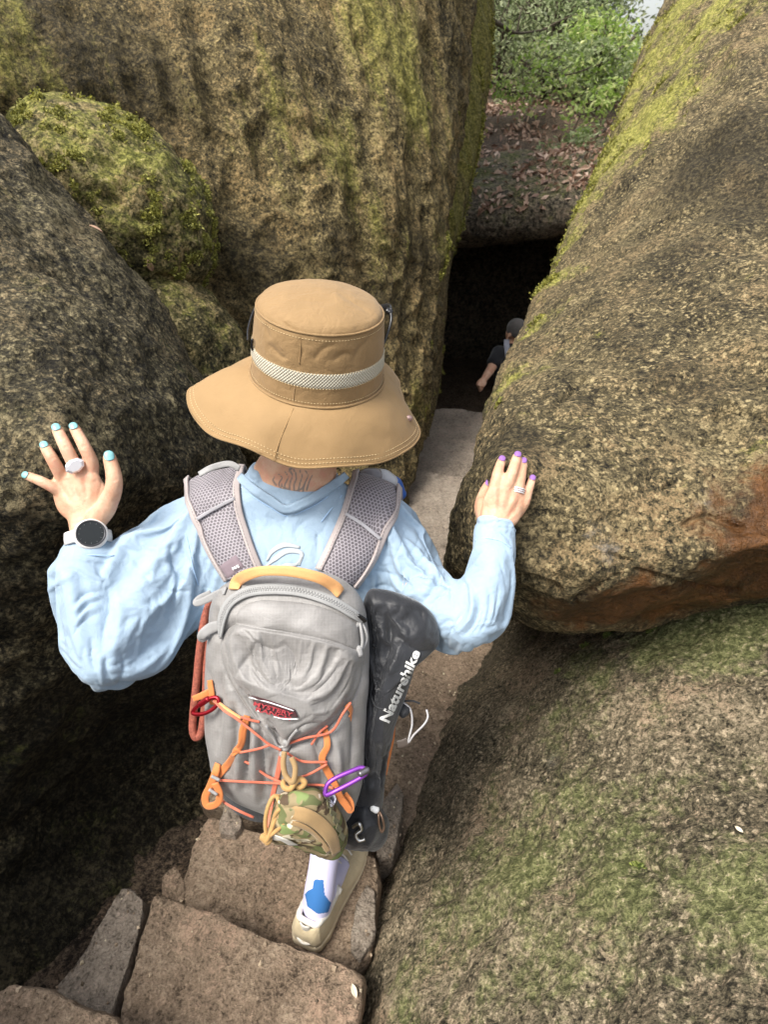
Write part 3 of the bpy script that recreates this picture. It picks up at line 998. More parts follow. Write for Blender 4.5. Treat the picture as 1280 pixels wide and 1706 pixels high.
def leaves_mesh(name, pos, size, rng, curl=.25, asp=.45, up=.5, nrm=None):
    n = len(pos)
    a = rng.normal(size=(n, 3))
    b = rng.normal(size=(n, 3)) + (np.array((0, 0, up * 3)) if nrm is None else nrm * up * 3)
    a -= b * ((a * b).sum(1) / (b * b).sum(1))[:, None]
    a /= np.linalg.norm(a, axis=1)[:, None]
    b /= np.linalg.norm(b, axis=1)[:, None]
    c = np.cross(a, b)
    s = (size * rng.uniform(.6, 1.35, n))[:, None]
    k = rng.uniform(-curl, curl * 2, n)[:, None]
    pts = [pos - a * s * .5, pos + c * s * asp * .5 + b * s * k * .6, pos + b * s * .04, pos - c * s * asp * .5 + b * s * k * .6, pos + a * s * .5 + b * s * k * .4]
    V = np.stack(pts, 1).reshape(-1, 3)
    F = []
    for i in range(n):
        q = i * 5
        F += [(q, q + 1, q + 2), (q, q + 2, q + 3), (q + 1, q + 4, q + 2), (q + 2, q + 4, q + 3)]
    return mesh_from(name, V, F, False)

TREES = 'trees on the bank above the cave'
def tree(name, base, h, cr, nclump, per, size, mat, label, seed, lean=(0, 0), low=.3, group=TREES, twig=True):
    rng = np.random.RandomState(seed)
    base = np.array(base, float)
    top = base + np.array((lean[0], lean[1], h))
    root = empty(name, label=label, category='tree', group=group)
    r0 = h * .016 + .02
    mid = (base + top) / 2 + rng.normal(size=3) * h * .04
    parts = [tube([base - (0, 0, .2), base + (top - base) * .25 + rng.normal(size=3) * .05, mid, top], [r0 * 1.2, r0, r0 * .6, .012], 9)]
    cen = []
    for i in range(nclump):
        t = low + (1 - low) * rng.uniform() ** .8
        a = rng.uniform(0, 2 * math.pi)
        rad = cr * (1.05 - .55 * (t - low) / (1 - low)) * rng.uniform(.25, 1.0)
        s = base + (top - base) * max(.12, t - .18)
        e = base + (top - base) * t + np.array((math.cos(a) * rad, math.sin(a) * rad, rng.normal() * .12 * h * .3))
        if twig:
            parts.append(tube([s, (s + e) / 2 + rng.normal(size=3) * .08 * cr + (0, 0, .05 * cr), e], [r0 * .42, r0 * .22, .006], 5))
        cen.append(e)
    v, f = merge(parts)
    obj('trunk', mesh_from('trunk', v, f), M_bark, root)
    pos = []
    for e in cen:
        k = int(per * rng.uniform(.5, 1.4))
        q = rng.normal(size=(k, 3)) * np.array((1, 1, .55)) * cr * .24
        pos.append(e + q)
    obj('crown', leaves_mesh('crown', np.vstack(pos), size, rng), mat, root)
    return root

def onbank(px, d):
    p = P(px, 300, d)
    return (p[0], p[1], float(bank_h(p[0], p[1])))

tree('shrub', onbank(895, 9.8), 1.5, 1.0, 40, 70, .085, M_leafm, 'mid green shrub low on the bank above the cave roof', 401, low=.15)
tree('shrub', onbank(965, 9.0), .95, .65, 34, 70, .085, M_leafy, 'bright yellow green shrub against the edge of the leaning boulder', 402, low=.1)
tree('shrub', onbank(860, 11.0), 2.3, 1.1, 20, 55, .09, M_leafm, 'open branched shrub with pale leaves in the middle of the bank', 403, low=.25)
tree('broadleaf_tree', onbank(868, 13.5), 4.5, 1.8, 70, 95, .13, M_leafd, 'dark green tree behind the open branched shrub', 404, low=.05)
tree('broadleaf_tree', onbank(800, 13.0), 5.0, 1.7, 70, 95, .13, M_leafd, 'dark tree nearest the narrow mossy rock edge', 405, low=.05)
tree('broadleaf_tree', onbank(945, 14.5), 1.6, 1.0, 44, 80, .12, M_leafm, 'lighter green tree below the gap of sky', 406, low=.1)
tree('broadleaf_tree', onbank(890, 17.0), 6.5, 1.5, 70, 95, .15, M_leafd, 'tall dark tree left of the gap of sky', 407, low=.05)
tree('broadleaf_tree', onbank(850, 18.0), 8.0, 2.6, 100, 110, .16, M_leafd, 'tallest dark tree deep in the wood', 408, low=.05)
tree('broadleaf_tree', onbank(1230, 16.5), 3.6, 1.2, 40, 80, .14, M_leafm, 'tree right of the gap of sky, mostly behind the leaning boulder', 409, low=.1)
tree('broadleaf_tree', onbank(750, 16.0), 7.5, 2.4, 80, 95, .16, M_leafd, 'tree hidden behind the ribbed rock face', 410, low=.05)
tree('broadleaf_tree', onbank(1330, 21.0), 7.0, 2.2, 40, 75, .15, M_leafm, 'tree behind the top of the leaning boulder', 411, low=.1)
tree('broadleaf_tree', onbank(860, 24.0), 9.5, 3.0, 90, 110, .2, M_leafd, 'farthest broad tree closing the view behind the wood', 412, low=.02)
tree('shrub', onbank(820, 9.6), 1.1, .9, 26, 70, .08, M_leafd, 'dark low shrub beside the narrow mossy rock edge', 413, low=.05)
tree('shrub', onbank(900, 11.5), 1.6, 1.2, 34, 70, .09, M_leafm, 'pale green thicket rising above the forked twig', 414, low=.02)

tree('shrub', onbank(965, 8.3), .75, .6, 26, 60, .075, M_leafm, 'lowest pale shrub drooping over the dead leaves by the leaning boulder', 415, low=.02)
tree('shrub', onbank(890, 8.9), .7, .7, 24, 55, .075, M_leafm, 'small thin shrub among the dead leaves in the middle of the bank', 416, low=.02)
tree('shrub', onbank(1005, 10.0), .6, .5, 26, 60, .08, M_leafy, 'yellow green leaf spray just under the gap of sky', 417, low=.02)

# bare branches reaching across the gap
def branch(pts, r, label, seed):
    rng = np.random.RandomState(seed)
    w = PA(np.array(pts, float))
    parts = [tube(w, [r, r * .8, r * .5, r * .25], 8)]
    for i in range(1, len(w)):
        e = w[i] + rng.normal(size=3) * .25 + (w[i] - w[i - 1]) * .3
        parts.append(tube([w[i], (w[i] + e) / 2 + rng.normal(size=3) * .04, e], [r * .4, r * .25, .004], 6))
    v, f = merge(parts)
    obj('bare_branch', mesh_from('bare_branch', v, f), M_bark, label=label, category='branch', group='bare branches over the cave')
branch([(800, 20, 7.0), (835, 42, 7.4), (862, 55, 7.7), (905, 50, 8.0)], .035, 'bare branch at the top beside the green rock edge', 21)
branch([(868, 95, 8.2), (900, 130, 8.2), (935, 150, 8.3), (990, 185, 8.6)], .035, 'dark slanting branch in front of the bright leaves', 22)
branch([(780, 222, 8.0), (835, 228, 8.1), (865, 205, 8.3), (905, 175, 8.6)], .03, 'crooked twig rising from the leaf covered bank', 23)
branch([(850, 268, 8.0), (905, 245, 8.1), (960, 240, 8.2), (1010, 236, 8.4)], .032, 'forked twig lying level above the dead leaves', 24)
# leafy sprays hanging into the gap
def spray(pts, n, spread, label, seed, mat):
    rng = np.random.RandomState(seed)
    w = curve_pts(PA(np.array(pts, float)), 40)
    root = empty('leafy_branch', label=label, category='branch', group='leafy branches over the gap')
    parts = [tube(w[::6], [.02, .014, .009, .004], 6)]
    pos = []
    for i in range(n):
        k = rng.randint(6, 40)
        e = w[k] + rng.normal(size=3) * spread * (.4 + .6 * k / 40)
        if i % 4 == 0:
            parts.append(tube([w[k], (w[k] + e) / 2 + rng.normal(size=3) * .02, e], [.006, .004, .002], 4))
        pos += [e + rng.normal(size=3) * .05 for _ in range(5)]
    v, f = merge(parts)
    obj('twig', mesh_from('twig', v, f), M_bark, root)
    obj('leaves', leaves_mesh('leaves', np.array(pos), .075, rng, .3, .5, .4), mat, root)
spray([(1060, 60, 7.6), (1000, 105, 7.4), (935, 125, 7.3), (875, 105, 7.2)], 90, .16, 'bright leafy branch reaching left from the leaning boulder below the sky', 81, M_leafy)
spray([(1040, 130, 7.2), (1005, 170, 7.1), (965, 195, 7.0)], 70, .14, 'yellow green leafy spray against the upper edge of the leaning boulder', 82, M_leafy)
spray([(1010, 215, 7.0), (960, 255, 6.9), (915, 275, 6.9)], 80, .15, 'pale leafy spray hanging lowest, over the dead leaves', 83, M_leafm)
spray([(790, 120, 7.4), (835, 145, 7.3), (885, 160, 7.3)], 50, .13, 'thin leafy spray reaching right from the narrow mossy rock edge', 84, M_leafy)
spray([(990, 265, 6.6), (965, 310, 6.5), (950, 345, 6.5)], 50, .10, 'small leafy spray just above the cave roof beside the leaning boulder', 85, M_leafm)

# far trunk
root = empty('dead_trunk', label='brown mossy trunk standing on the bank behind the slanting branch', category='tree trunk')
b0 = np.array(onbank(852, 12.0))
v, f = merge([tube([b0 - (0, 0, .3), b0 + (.05, 0, .8), b0 + (.1, .1, 1.7), b0 + (.22, .1, 2.6)], [.22, .17, .15, .10], 14, 40)])
me = mesh_from('trunk', v, f)
obj('trunk', me, M_bark, root)

# leaf litter on the cave roof and the bank (uncountable)
dg = bpy.context.evaluated_depsgraph_get()
def drop(names, n, xr, yr, rng):
    tr = [bvh_of(bpy.data.objects[k].data) for k in names]
    out, nn = [], []
    for _ in range(n):
        x, y = rng.uniform(*xr), rng.uniform(*yr)
        best = None
        for t in tr:
            h = t.ray_cast(Vector((x, y, 9)), Vector((0, 0, -1)))
            if h[0] is not None and (best is None or h[0].z > best[0].z):
                best = h
        if best is not None and best[1].z > .12:
            out.append(np.array(best[0]) + (0, 0, rng.uniform(.0, .035)))
            nn.append(np.array(best[1]))
    return np.array(out), np.array(nn)
rng = np.random.RandomState(5)
lp, ln = drop(['cave_roof_boulder', 'hillside'], 15000, (-.6, 5.2), (6.4, 12.5), rng)
keep = rng.uniform(size=len(lp)) < np.clip(.35 + 1.3 * pnoise(lp / .55, 44), .12, 1)
lp, ln = lp[keep], ln[keep]
obj('leaf_litter', leaves_mesh('leaf_litter', lp, .085, rng, .35, .5, .55, ln), M_dead, kind='stuff', label='pinkish brown dead leaves covering the cave roof and bank', category='leaf litter')

# moss tufts: short leafy blades where the rock stays damp (uncountable)
def tufts(name, src, n, size, mat, thr, seed, label, k=3, zmin=-9):
    me = bpy.data.objects[src].data
    v, nn = verts_of(me), norms_of(me)
    mo = np.empty(len(v)); me.attributes['moss'].data.foreach_get('value', mo)
    rng = np.random.RandomState(seed)
    sc_ = mo + .55 * pnoise(v / .07, seed) + .4 * pnoise(v / .02, seed + 1)
    idx = np.where((sc_ > thr) & (((CAM - v) * nn).sum(1) > 0) & (v[:, 2] > zmin))[0]
    idx = rng.choice(idx, n)
    base = np.repeat(v[idx], k, 0) + rng.normal(size=(n * k, 3)) * size * .6
    nr_ = np.repeat(nn[idx], k, 0)
    obj(name, leaves_mesh(name, base + nr_ * size * .15, size, rng, .5, .5, .12, nr_), mat, kind='stuff', label=label, category='moss')
M_tuft = leaf_mat('moss_leaf', (.05, .075, .012), (.11, .15, .03), (.22, .25, .06), .3, .7)
M_tufty = leaf_mat('moss_leaf_yellow', (.10, .10, .015), (.22, .22, .04), (.36, .34, .08), .3, .7)
tufts('moss', 'mossy_slab', 12000, .007, M_tuft, .46, 61, 'short green moss on the damp upper part of the mossy slab')
tufts('moss', 'leaning_boulder', 7000, .014, M_tufty, .55, 63, 'yellow green moss along the upper edge of the leaning boulder', zmin=.98)
tufts('moss', 'mossy_bulge', 5000, .012, M_tufty, .50, 65, 'yellow green moss crusting the rounded boulder beside the tall rock face')
tufts('moss', 'ribbed_rock_wall', 8000, .015, M_tufty, .52, 67, 'yellow moss streaks clinging to the tall ribbed rock face')
tufts('moss', 'mossy_rock_edge', 5000, .02, M_tufty, .6, 69, 'bright green moss on the narrow rock edge')

# grit and crumbs lying on the treads and in the joints (uncountable)
def grit(n, seed):
    rng = np.random.RandomState(seed)
    tr = [bvh_of(o.data) for o in bpy.data.objects if o.name.startswith('stone_step') or o.name == 'ground']
    V, F = [], []
    while len(V) < n * 6:
        y = rng.uniform(.3, 2.6)
        x = xl(y) + rng.uniform(-.06, .66)
        if abs(x - xl(y) - .3) < .24 and rng.uniform() < .75:
            continue
        best = None
        for t in tr:
            h = t.ray_cast(Vector((x, y, .8)), Vector((0, 0, -1)))
            if h[0] is not None and (best is None or h[0].z > best.z):
                best = h[0]
        if best is None:
            continue
        r = rng.uniform(.0015, .0055) * (1.6 if rng.uniform() < .08 else 1)
        a = rng.normal(size=(3, 3)); q, _ = np.linalg.qr(a)
        i = len(V)
        for d in (q[0], -q[0], q[1], -q[1], q[2], -q[2]):
            V.append(np.array(best) + d * r * rng.uniform(.6, 1.3) + (0, 0, r * .4))
        F += [(i + a_, i + b_, i + c_) for a_ in (0, 1) for b_ in (2, 3) for c_ in (4, 5)]
    return mesh_from('grit', V, F, False)
M_grit = leaf_mat('grit', (.10, .075, .05), (.25, .18, .12), (.5, .39, .27), .0, .9)
obj('grit', grit(1100, 71), M_grit, kind='stuff', label='loose grit and crumbs on the stone steps', category='grit')

# single dead leaves and bits lying about
def leaf_on(target, px, py, size, mat, label, seed, off=.006):
    t = bvh_of(bpy.data.objects[target].data)
    h, n = ray(t, px, py)
    if h is None:
        return
    rng = np.random.RandomState(seed)
    if n @ (CAM - h) < 0:
        n = -n
    a = rng.normal(size=3)
    a -= n * (a @ n)
    a /= np.linalg.norm(a)
    b = np.cross(n, a)
    V, F = [], []
    m = 9
    for i in range(m):
        t_ = i / (m - 1)
        wv = math.sin(math.pi * min(1, t_ * .96 + .03)) ** .8 * .24
        for s in (-1, -.5, 0, .5, 1):
            V.append(h + n * (off + size * (.10 * abs(s) + .14 * math.sin(t_ * 3) * .6)) + a * size * (t_ - .5) + b * size * wv * s)
    F = grid_faces(m, 5)
    me = mesh_from('fallen_leaf', V, F)
    me = apply_mods(me, [('SOLIDIFY', dict(thickness=.0008))], 'fallen_leaf')
    obj('fallen_leaf', me, mat, label=label, category='leaf', group='single fallen leaves')
M_leafs = leaf_mat('leaf_single', (.40, .22, .13), (.48, .28, .18), (.6, .42, .3), .1)
M_leafw = leaf_mat('leaf_pale', (.62, .52, .38), (.7, .6, .45), (.75, .66, .5), .1)
leaf_on('dark_side_boulder', 158, 386, .035, M_leafs, 'pinkish dead leaf caught on the pale edge of the dark side boulder', 3)
leaf_on('mossy_bulge', 250, 440, .045, M_leafs, 'small red brown leaf in the crevice under the moss covered boulder', 4)
leaf_on('stone_step.002', 590, 1652, .024, M_leafw, 'cream torn leaf scrap at the foot of the mossy slab', 6)
leaf_on('stone_step.002', 598, 1590, .035, M_leafw, 'tan curled leaf beside the pale wedged stone', 7)
leaf_on('mossy_slab', 1233, 1385, .014, M_leafw, 'tiny pale leaf scrap in the middle of the mossy slab', 8)
for i, (x, y, s, l) in enumerate([(787, 728, .05, 'white leaf speck on the dusty flat stone in the passage'), (712, 742, .05, 'tan leaf scrap on the passage floor left of the white speck'), (703, 765, .05, 'orange brown leaf at the foot of the tall rock face')]):
    for k in (8, 9, 10, 11, 12, 13):
        pass
    leaf_on('stone_step.012' if i == 0 else 'stone_step.011', x, y, s, M_leafw if i < 2 else M_leafs, l, 30 + i, .012)
# ------------------------------------------------------------------ cloth and skin materials
def fabric(name, col, rough=.75, scale=900, bump=.0004, sheen=.2, var=.12, wr=0.0, wrs=40):
    M = Mat(name)
    c = M.objc()
    n1 = M.noise(c, 26, 4, .6)
    cc = M.mix(M.rng(n1, .3, .7), tuple(x * (1 - var) for x in col), tuple(min(1, x * (1 + var)) for x in col))
    wv = M.noise(c, scale, 2, .5)
    n = M.bump(wv, bump, .8)
    if wr:
        n = M.bump(M.noise(c, wrs, 4, .55, .6), wr, 1.0, n)
    M.done(cc, rough, n)
    M.put(M.b, 'Sheen Weight', sheen)
    M.put(M.b, 'Specular IOR Level', .3)
    return M.m

M_shirt = fabric('shirt_blue', (.295, .395, .50), .7, 1100, .0003, .15, .04, .004, 30)
M_hat = fabric('hat_tan', (.27, .170, .076), .75, 1000, .0003, .1, .04, .003, 42)
M_hatb = fabric('hat_tan_brim', (.295, .186, .083), .75, 1000, .0003, .1, .03, .0015, 25)
M_black = fabric('black_cloth', (.022, .023, .026), .55, 900, .0004, .1, .2, .004, 35)
M_trous = fabric('dark_trousers', (.03, .032, .036), .8, 900, .0004, .1, .2, .004, 30)

Ms = Mat('skin')
c = Ms.objc()
n1 = Ms.noise(c, 22, 4, .6)
n2 = Ms.noise(c, 240, 3, .6)
scol = Ms.mix(Ms.rng(n1, .38, .62), (.57, .315, .20), (.66, .42, .285))
scol = Ms.mix(Ms.math('MULTIPLY', Ms.rng(Ms.noise(c, 60, 4, .65), .48, .66), .4), scol, (.60, .24, .17))
scol = Ms.mix(Ms.math('MULTIPLY', Ms.rng(Ms.noise(c, 380, 2, .6), .60, .72), .25), scol, (.42, .2, .12))
tat = Ms.attr('ink')
scol = Ms.mix(Ms.rng(tat, .15, .8), scol, (.25, .2, .175))
Ms.done(scol, .48, Ms.bump(n2, .0008, .9, Ms.bump(Ms.noise(c, 90, 4, .6), .0012, .8)))
Ms.put(Ms.b, 'Subsurface Weight', .12)
Ms.put(Ms.b, 'Subsurface Radius', (.012, .005, .003))
Ms.put(Ms.b, 'Subsurface Scale', .6)
Ms.put(Ms.b, 'Specular IOR Level', .35)
M_skin = Ms.m

def plain(name, col, rough=.5, metal=0.0, bump=0.0, bs=300, **kw):
    M = Mat(name)
    n = None
    if bump:
        n = M.bump(M.noise(M.objc(), bs, 3, .6), bump, .8)
    M.done(col, rough, n, Metallic=metal, **kw)
    return M.m

# ------------------------------------------------------------------ the hiker: skeleton
D = dict
def S(px, py, d, ra, rb, ref=(1, 0, 0)):
    return (P(px, py, d), ra, rb, ref)

# hands: joints as (px, py, depth, radius)
fat = [1.0]
def finger(js):
    k = fat[0]
    return loft([(P(a, b, d), r * k, r * k * .9, (1, 0, 0)) for a, b, d, r in js], 16, len(js) * 7)

LH = dict(
    index=[(150, 800, 1.018, .0105), (152, 772, 1.002, .0098), (139, 742, .992, .0088), (124, 714, 1.002, .0076)],
    middle=[(131, 800, 1.018, .0105), (126, 780, 1.0, .0100), (109, 745, .985, .0090), (95, 716, .995, .0078)],
    ring=[(113, 808, 1.018, .0100), (101, 791, 1.0, .0094), (86, 764, .986, .0086), (75, 745, .994, .0074)],
    little=[(104, 826, 1.018, .0092), (92, 815, 1.002, .0084), (68, 802, .994, .0076), (46, 793, 1.0, .0066)],
    thumb=[(165, 858, 1.0, .0130), (183, 832, .985, .0125), (190, 800, .972, .0112), (182, 762, .975, .0090)])
RH = dict(
    index=[(819, 836, 1.0, .0102), (825, 812, .985, .0094), (830, 788, .985, .0084), (836, 768, 1.0, .0072)],
    middle=[(836, 836, .998, .0104), (845, 812, .980, .0096), (855, 784, .978, .0086), (862, 761, .995, .0074)],
    ring=[(852, 842, .998, .0102), (862, 820, .984, .0094), (868, 794, .985, .0084), (872, 771, 1.0, .0072)],
    little=[(862, 856, 1.0, .0092), (874, 838, .99, .0084), (881, 816, .99, .0074), (887, 799, 1.0, .0064)],
    thumb=[(808, 866, 1.01, .0120), (802, 846, 1.03, .0112), (806, 826, 1.05, .0100), (814, 808, 1.06, .0085)])

parts = []
for H in (LH, RH):
    fat[0] = 1.24 if H is LH else 1.14
    for js in H.values():
        parts.append(finger(js))
# palms, wrists and forearms
def palm(quads, th):
    """palm as several lofts side by side so the back of the hand stays one flat shape"""
    return [loft([(P(*a[:3]), a[3], th, (1, 0, 0)) for a in q], 20, 24) for q in quads]
parts.append(loft([S(148, 905, 1.0, .027, .019), S(143, 880, 1.005, .028, .018), S(143, 858, 1.01, .035, .017), S(137, 835, 1.012, .047, .017), S(130, 812, 1.01, .047, .0155), S(127, 795, 1.006, .042, .013)], 24, 36))
parts.append(loft([S(158, 868, .998, .019, .014), S(176, 845, .988, .018, .014), S(186, 820, .980, .014, .0125)], 16, 14))
parts.append(loft([S(826, 905, .985, .025, .018), S(829, 885, .985, .026, .0175), S(830, 868, .988, .031, .0165), S(836, 850, .99, .036, .015), S(842, 832, .986, .036, .0135), S(846, 818, .983, .032, .011)], 24, 36))
parts.append(loft([S(816, 878, .995, .016, .014), S(808, 856, 1.01, .015, .013), S(804, 838, 1.03, .013, .012)], 16, 14))
ELB_L, ELB_R = (170, 1106, .942), (784, 1044, .945)
SH_L, SH_R = (325, 885, 1.09), (655, 888, 1.09)
parts.append(loft([(P(148, 905, 1.0), .027, .02), (P(138, 1000, .965), .030, .028), (P(*ELB_L), .034, .034)], 20, 20))
parts.append(loft([(P(*ELB_L), .034, .034), (P(245, 988, 1.0), .036, .036), (P(*SH_L), .040, .040)], 20, 20))
parts.append(loft([(P(826, 905, .985), .025, .018), (P(814, 978, .956), .029, .028), (P(*ELB_R), .030, .030)], 20, 20))
parts.append(loft([(P(*ELB_R), .030, .030), (P(708, 988, 1.01), .032, .032), (P(*SH_R), .040, .040)], 20, 20))
# torso, neck, head
parts.append(loft([S(500, 1300, 1.16, .09, .07), S(485, 1180, 1.15, .115, .075), S(488, 1020, 1.12, .14, .085), S(490, 920, 1.09, .145, .075), S(492, 862, 1.07, .13, .055), S(492, 828, 1.05, .095, .055), S(494, 795, 1.03, .078, .054), S(512, 740, 1.0, .056, .06), S(522, 700, .985, .058, .066)], 32, 60))
HATC = P(530, 617, .945)       # middle of the hat's crown base
HATU = np.array((.115, -.075, 1.0)); HATU /= np.linalg.norm(HATU)
HC = HATC - HATU * .045 + np.array((0, .005, 0))
FACE = np.array((.12, .93, -.28)); FACE /= np.linalg.norm(FACE)
HUP = np.array((.10, .22, .97)); HUP -= FACE * (HUP @ FACE); HUP /= np.linalg.norm(HUP)
HRT = np.cross(FACE, HUP)
def hd(r, f, u):
    return HC + HRT * r + FACE * f + HUP * u
hv, hf = [], []
bm = bmesh.new(); bmesh.ops.create_icosphere(bm, subdivisions=4, radius=1)
sv = np.array([v.co[:] for v in bm.verts]); sf = [tuple(v.index for v in f.verts) for f in bm.faces]; bm.free()
def ell(c, r, f, u):
    return np.array([c + HRT * a * r + FACE * b * f + HUP * e * u for a, b, e in sv]), sf
parts.append(ell(hd(0, -.005, .03), .076, .092, .085))
parts.append(ell(hd(0, .035, -.04), .058, .058, .075))
parts.append(ell(hd(0, .055, -.085), .036, .036, .028))       # chin
parts.append(ell(hd(0, .098, -.022), .011, .018, .024))       # nose
parts.append(ell(hd(0, .088, -.062), .02, .012, .008))        # lips
for s in (-1, 1):
    parts.append(ell(hd(s * .078, -.005, -.01), .010, .018, .032))   # ears
    parts.append(ell(hd(s * .032, .080, .008), .014, .011, .010))    # eyelids
    parts.append(ell(hd(s * .04, .072, -.028), .022, .018, .018))
# legs: right leg trailing on the step, left leg stepping down
HIP_R, KNEE_R, ANK_R = np.array((-.09, .62, .50)), np.array((-.085, .94, .37)), P(531, 1492, 1.285)
HIP_L, KNEE_L, ANK_L = np.array((-.24, .62, .50)), np.array((-.19, 1.0, .38)), np.array((-.16, 1.10, .0))
for h, k, a in ((HIP_R, KNEE_R, ANK_R), (HIP_L, KNEE_L, ANK_L)):
    parts.append(loft([(h, .075, .075), ((h + k) / 2, .064, .064), (k, .050, .050)], 22, 20))
    parts.append(loft([(k, .050, .050), (k * .65 + a * .35 - np.array((0, .02, 0)), .050, .050), (k * .25 + a * .75, .036, .034), (a, .026, .027), (a - (0, 0, .03), .024, .026)], 22, 26))
parts.append(loft([(HIP_R + (0.0, .02, 0), .09, .085), (HIP_L + (0, .02, 0), .09, .085)], 22, 14))
def foot(a, toe):
    t = np.array(toe) - a
    t[2] = 0
    t /= np.linalg.norm(t)
    return loft([(a - t * .03 + (0, 0, -.045), .020, .022), (a + (0, 0, -.045), .024, .024), (a + t * .06 + (0, 0, -.066), .016, .014), (a + t * .12 + (0, 0, -.076), .015, .010), (a + t * .14 + (0, 0, -.077), .014, .008)], 18, 22)
TOE_R, TOE_L = P(590, 1395, 1.47), ANK_L + np.array((.03, .2, 0))
parts.append(foot(ANK_R, TOE_R))
parts.append(foot(ANK_L, TOE_L))
body = union(parts, .0026, 5, 'person', .5)
folds(body, [
    ([(142, 856), (138, 825), (127, 788)], 5, .0022, 'r'), ([(146, 852), (150, 822), (153, 785)], 5, .0020, 'r'), ([(136, 850), (118, 822), (103, 797)], 5, .0020, 'r'), ([(128, 850), (108, 832), (94, 818)], 5, .0014, 'r'),
    ([(145, 830), (141, 805), (139, 780)], 4, .0026, 'v'), ([(128, 832), (120, 808), (113, 788)], 4, .0024, 'v'), ([(118, 838), (104, 816), (94, 803)], 4, .0022, 'v'), ([(160, 838), (168, 812), (172, 790)], 5, .0026, 'v'),
    ([(133, 746), (140, 743), (146, 742)], 2, .0011, 'v'), ([(103, 748), (109, 745), (115, 743)], 2, .0011, 'v'), ([(81, 768), (86, 764), (91, 761)], 2, .0010, 'v'), ([(186, 802), (192, 800), (198, 799)], 2.5, .0012, 'v'),
    ([(120, 870), (140, 874), (165, 872)], 4, .0016, 'v'), ([(190, 858), (178, 850), (170, 838)], 5, .0016, 'v'),
    ([(828, 868), (826, 840), (826, 812)], 4, .0018, 'r'), ([(834, 866), (838, 840), (845, 812)], 4, .0019, 'r'), ([(840, 868), (850, 845), (862, 820)], 4, .0018, 'r'), ([(846, 872), (860, 855), (873, 838)], 4, .0012, 'r'),
    ([(832, 850), (833, 828), (835, 806)], 3.5, .0024, 'v'), ([(845, 850), (850, 830), (855, 810)], 3.5, .0022, 'v'), ([(856, 858), (863, 842), (868, 826)], 3.5, .0020, 'v'), ([(815, 868), (812, 850), (812, 830)], 4, .0022, 'v'),
    ([(842, 868), (850, 860), (858, 848)], 3, .0014, 'v'), ([(826, 789), (830, 788), (835, 788)], 1.8, .0009, 'v'), ([(850, 786), (855, 784), (860, 784)], 1.8, .0009, 'v'), ([(864, 795), (868, 794), (873, 794)], 1.8, .0009, 'v'),
])
set_verts(body, verts_of(body))
bv = bvh_of(body)
# ink on the nape: flame-like swirls
vv = verts_of(body)
pj = project(vv)
ink = np.zeros(len(vv))
near = np.where((pj[:, 0] > 440) & (pj[:, 0] < 560) & (pj[:, 1] > 760) & (pj[:, 1] < 850) & ((norms_of(body) * (CAM - vv)).sum(1) > 0))[0]
TAT = [[(478, 826), (474, 810), (480, 795), (474, 785)], [(484, 826), (483, 806), (487, 793), (482, 781)], [(490, 828), (490, 808), (494, 795), (488, 780), (481, 786)], [(497, 826), (499, 808), (503, 794), (499, 783)],
       [(504, 822), (508, 805), (513, 793), (509, 784)], [(511, 816), (515, 803), (520, 792)], [(470, 818), (465, 806), (470, 796), (464, 790)], [(487, 790), (483, 784), (486, 779), (490, 784)], [(460, 808), (455, 800), (458, 793)],
       [(494, 818), (503, 814), (507, 806)], [(480, 815), (472, 812), (468, 804)]]
for l in TAT:
    d, s, t = seg_dist(pj[near][:, :2], curve_pts(np.array(l, float), 24))
    ink[near] = np.maximum(ink[near], np.exp(-(d / (1.9 - .9 * t)) ** 2) * .95)
attr(body, 'ink', ink)
person = obj('person', body, M_skin, label='hiker in tan bucket hat and light blue shirt, hands out to the rocks', category='person')

# short dark hair, nearly all under the hat
hv = np.array([hd(a * .083, b * .099 - .006, e * .092 + .03) for a, b, e in sv])
hk = [q for q in sf if all((sv[i][2] > -.55 and sv[i][1] < .25) or sv[i][2] > .35 for i in q)]
hm = apply_mods(mesh_from('hair', hv, hk), [('SOLIDIFY', dict(thickness=.006)), ('SUBSURF', dict(levels=1, render_levels=1))], 'hair')
v = verts_of(hm)
set_verts(hm, v + norms_of(hm) * (.003 * pnoise(v / (.01, .01, .05), 15))[:, None])
obj('hair', hm, fabric('hair_dark', (.018, .013, .010), .5, 700, .001, .0, .3), person)

# nails
def nail(tip, prev, nxt_r, col, up=None, wpx=None):
    """small curved plate on the back of a fingertip, facing the viewer"""
    t = P(*tip[:3]) - P(*prev[:3])
    t /= np.linalg.norm(t)
    c = P(*tip[:3])
    v = CAM - c
    v -= t * (v @ t)
    v /= np.linalg.norm(v)
    s = np.cross(t, v)
    r = tip[3] * (1.24 if col is M_aqua else 1.14)
    V = []
    for i in range(9):
        for j in range(9):
            a, b = i / 8 * 2 - 1, j / 8 * 2 - 1
            x, y = a * math.sqrt(1 - b * b / 2), b * math.sqrt(1 - a * a / 2)
            ang = x * .82
            V.append(c + t * (r * .02 + y * r * .82) + s * math.sin(ang) * r * 1.0 + v * (math.cos(ang) * r * .96 + .0008 - max(0, y) ** 2 * r * .22))
    me = mesh_from('fingernail', V, grid_faces(9, 9))
    me = apply_mods(me, [('SOLIDIFY', dict(thickness=.001, offset=0))], 'fingernail')
    return obj('fingernail', me, col, person)
M_aqua = plain('nail_aqua', (.23, .50, .52), .3)
M_purp = plain('nail_purple', (.27, .13, .38), .3)
for js in LH.values():
    nail(js[-1], js[-2], 0, M_aqua)
for js in RH.values():
    nail(js[-1], js[-2], 0, M_purp)

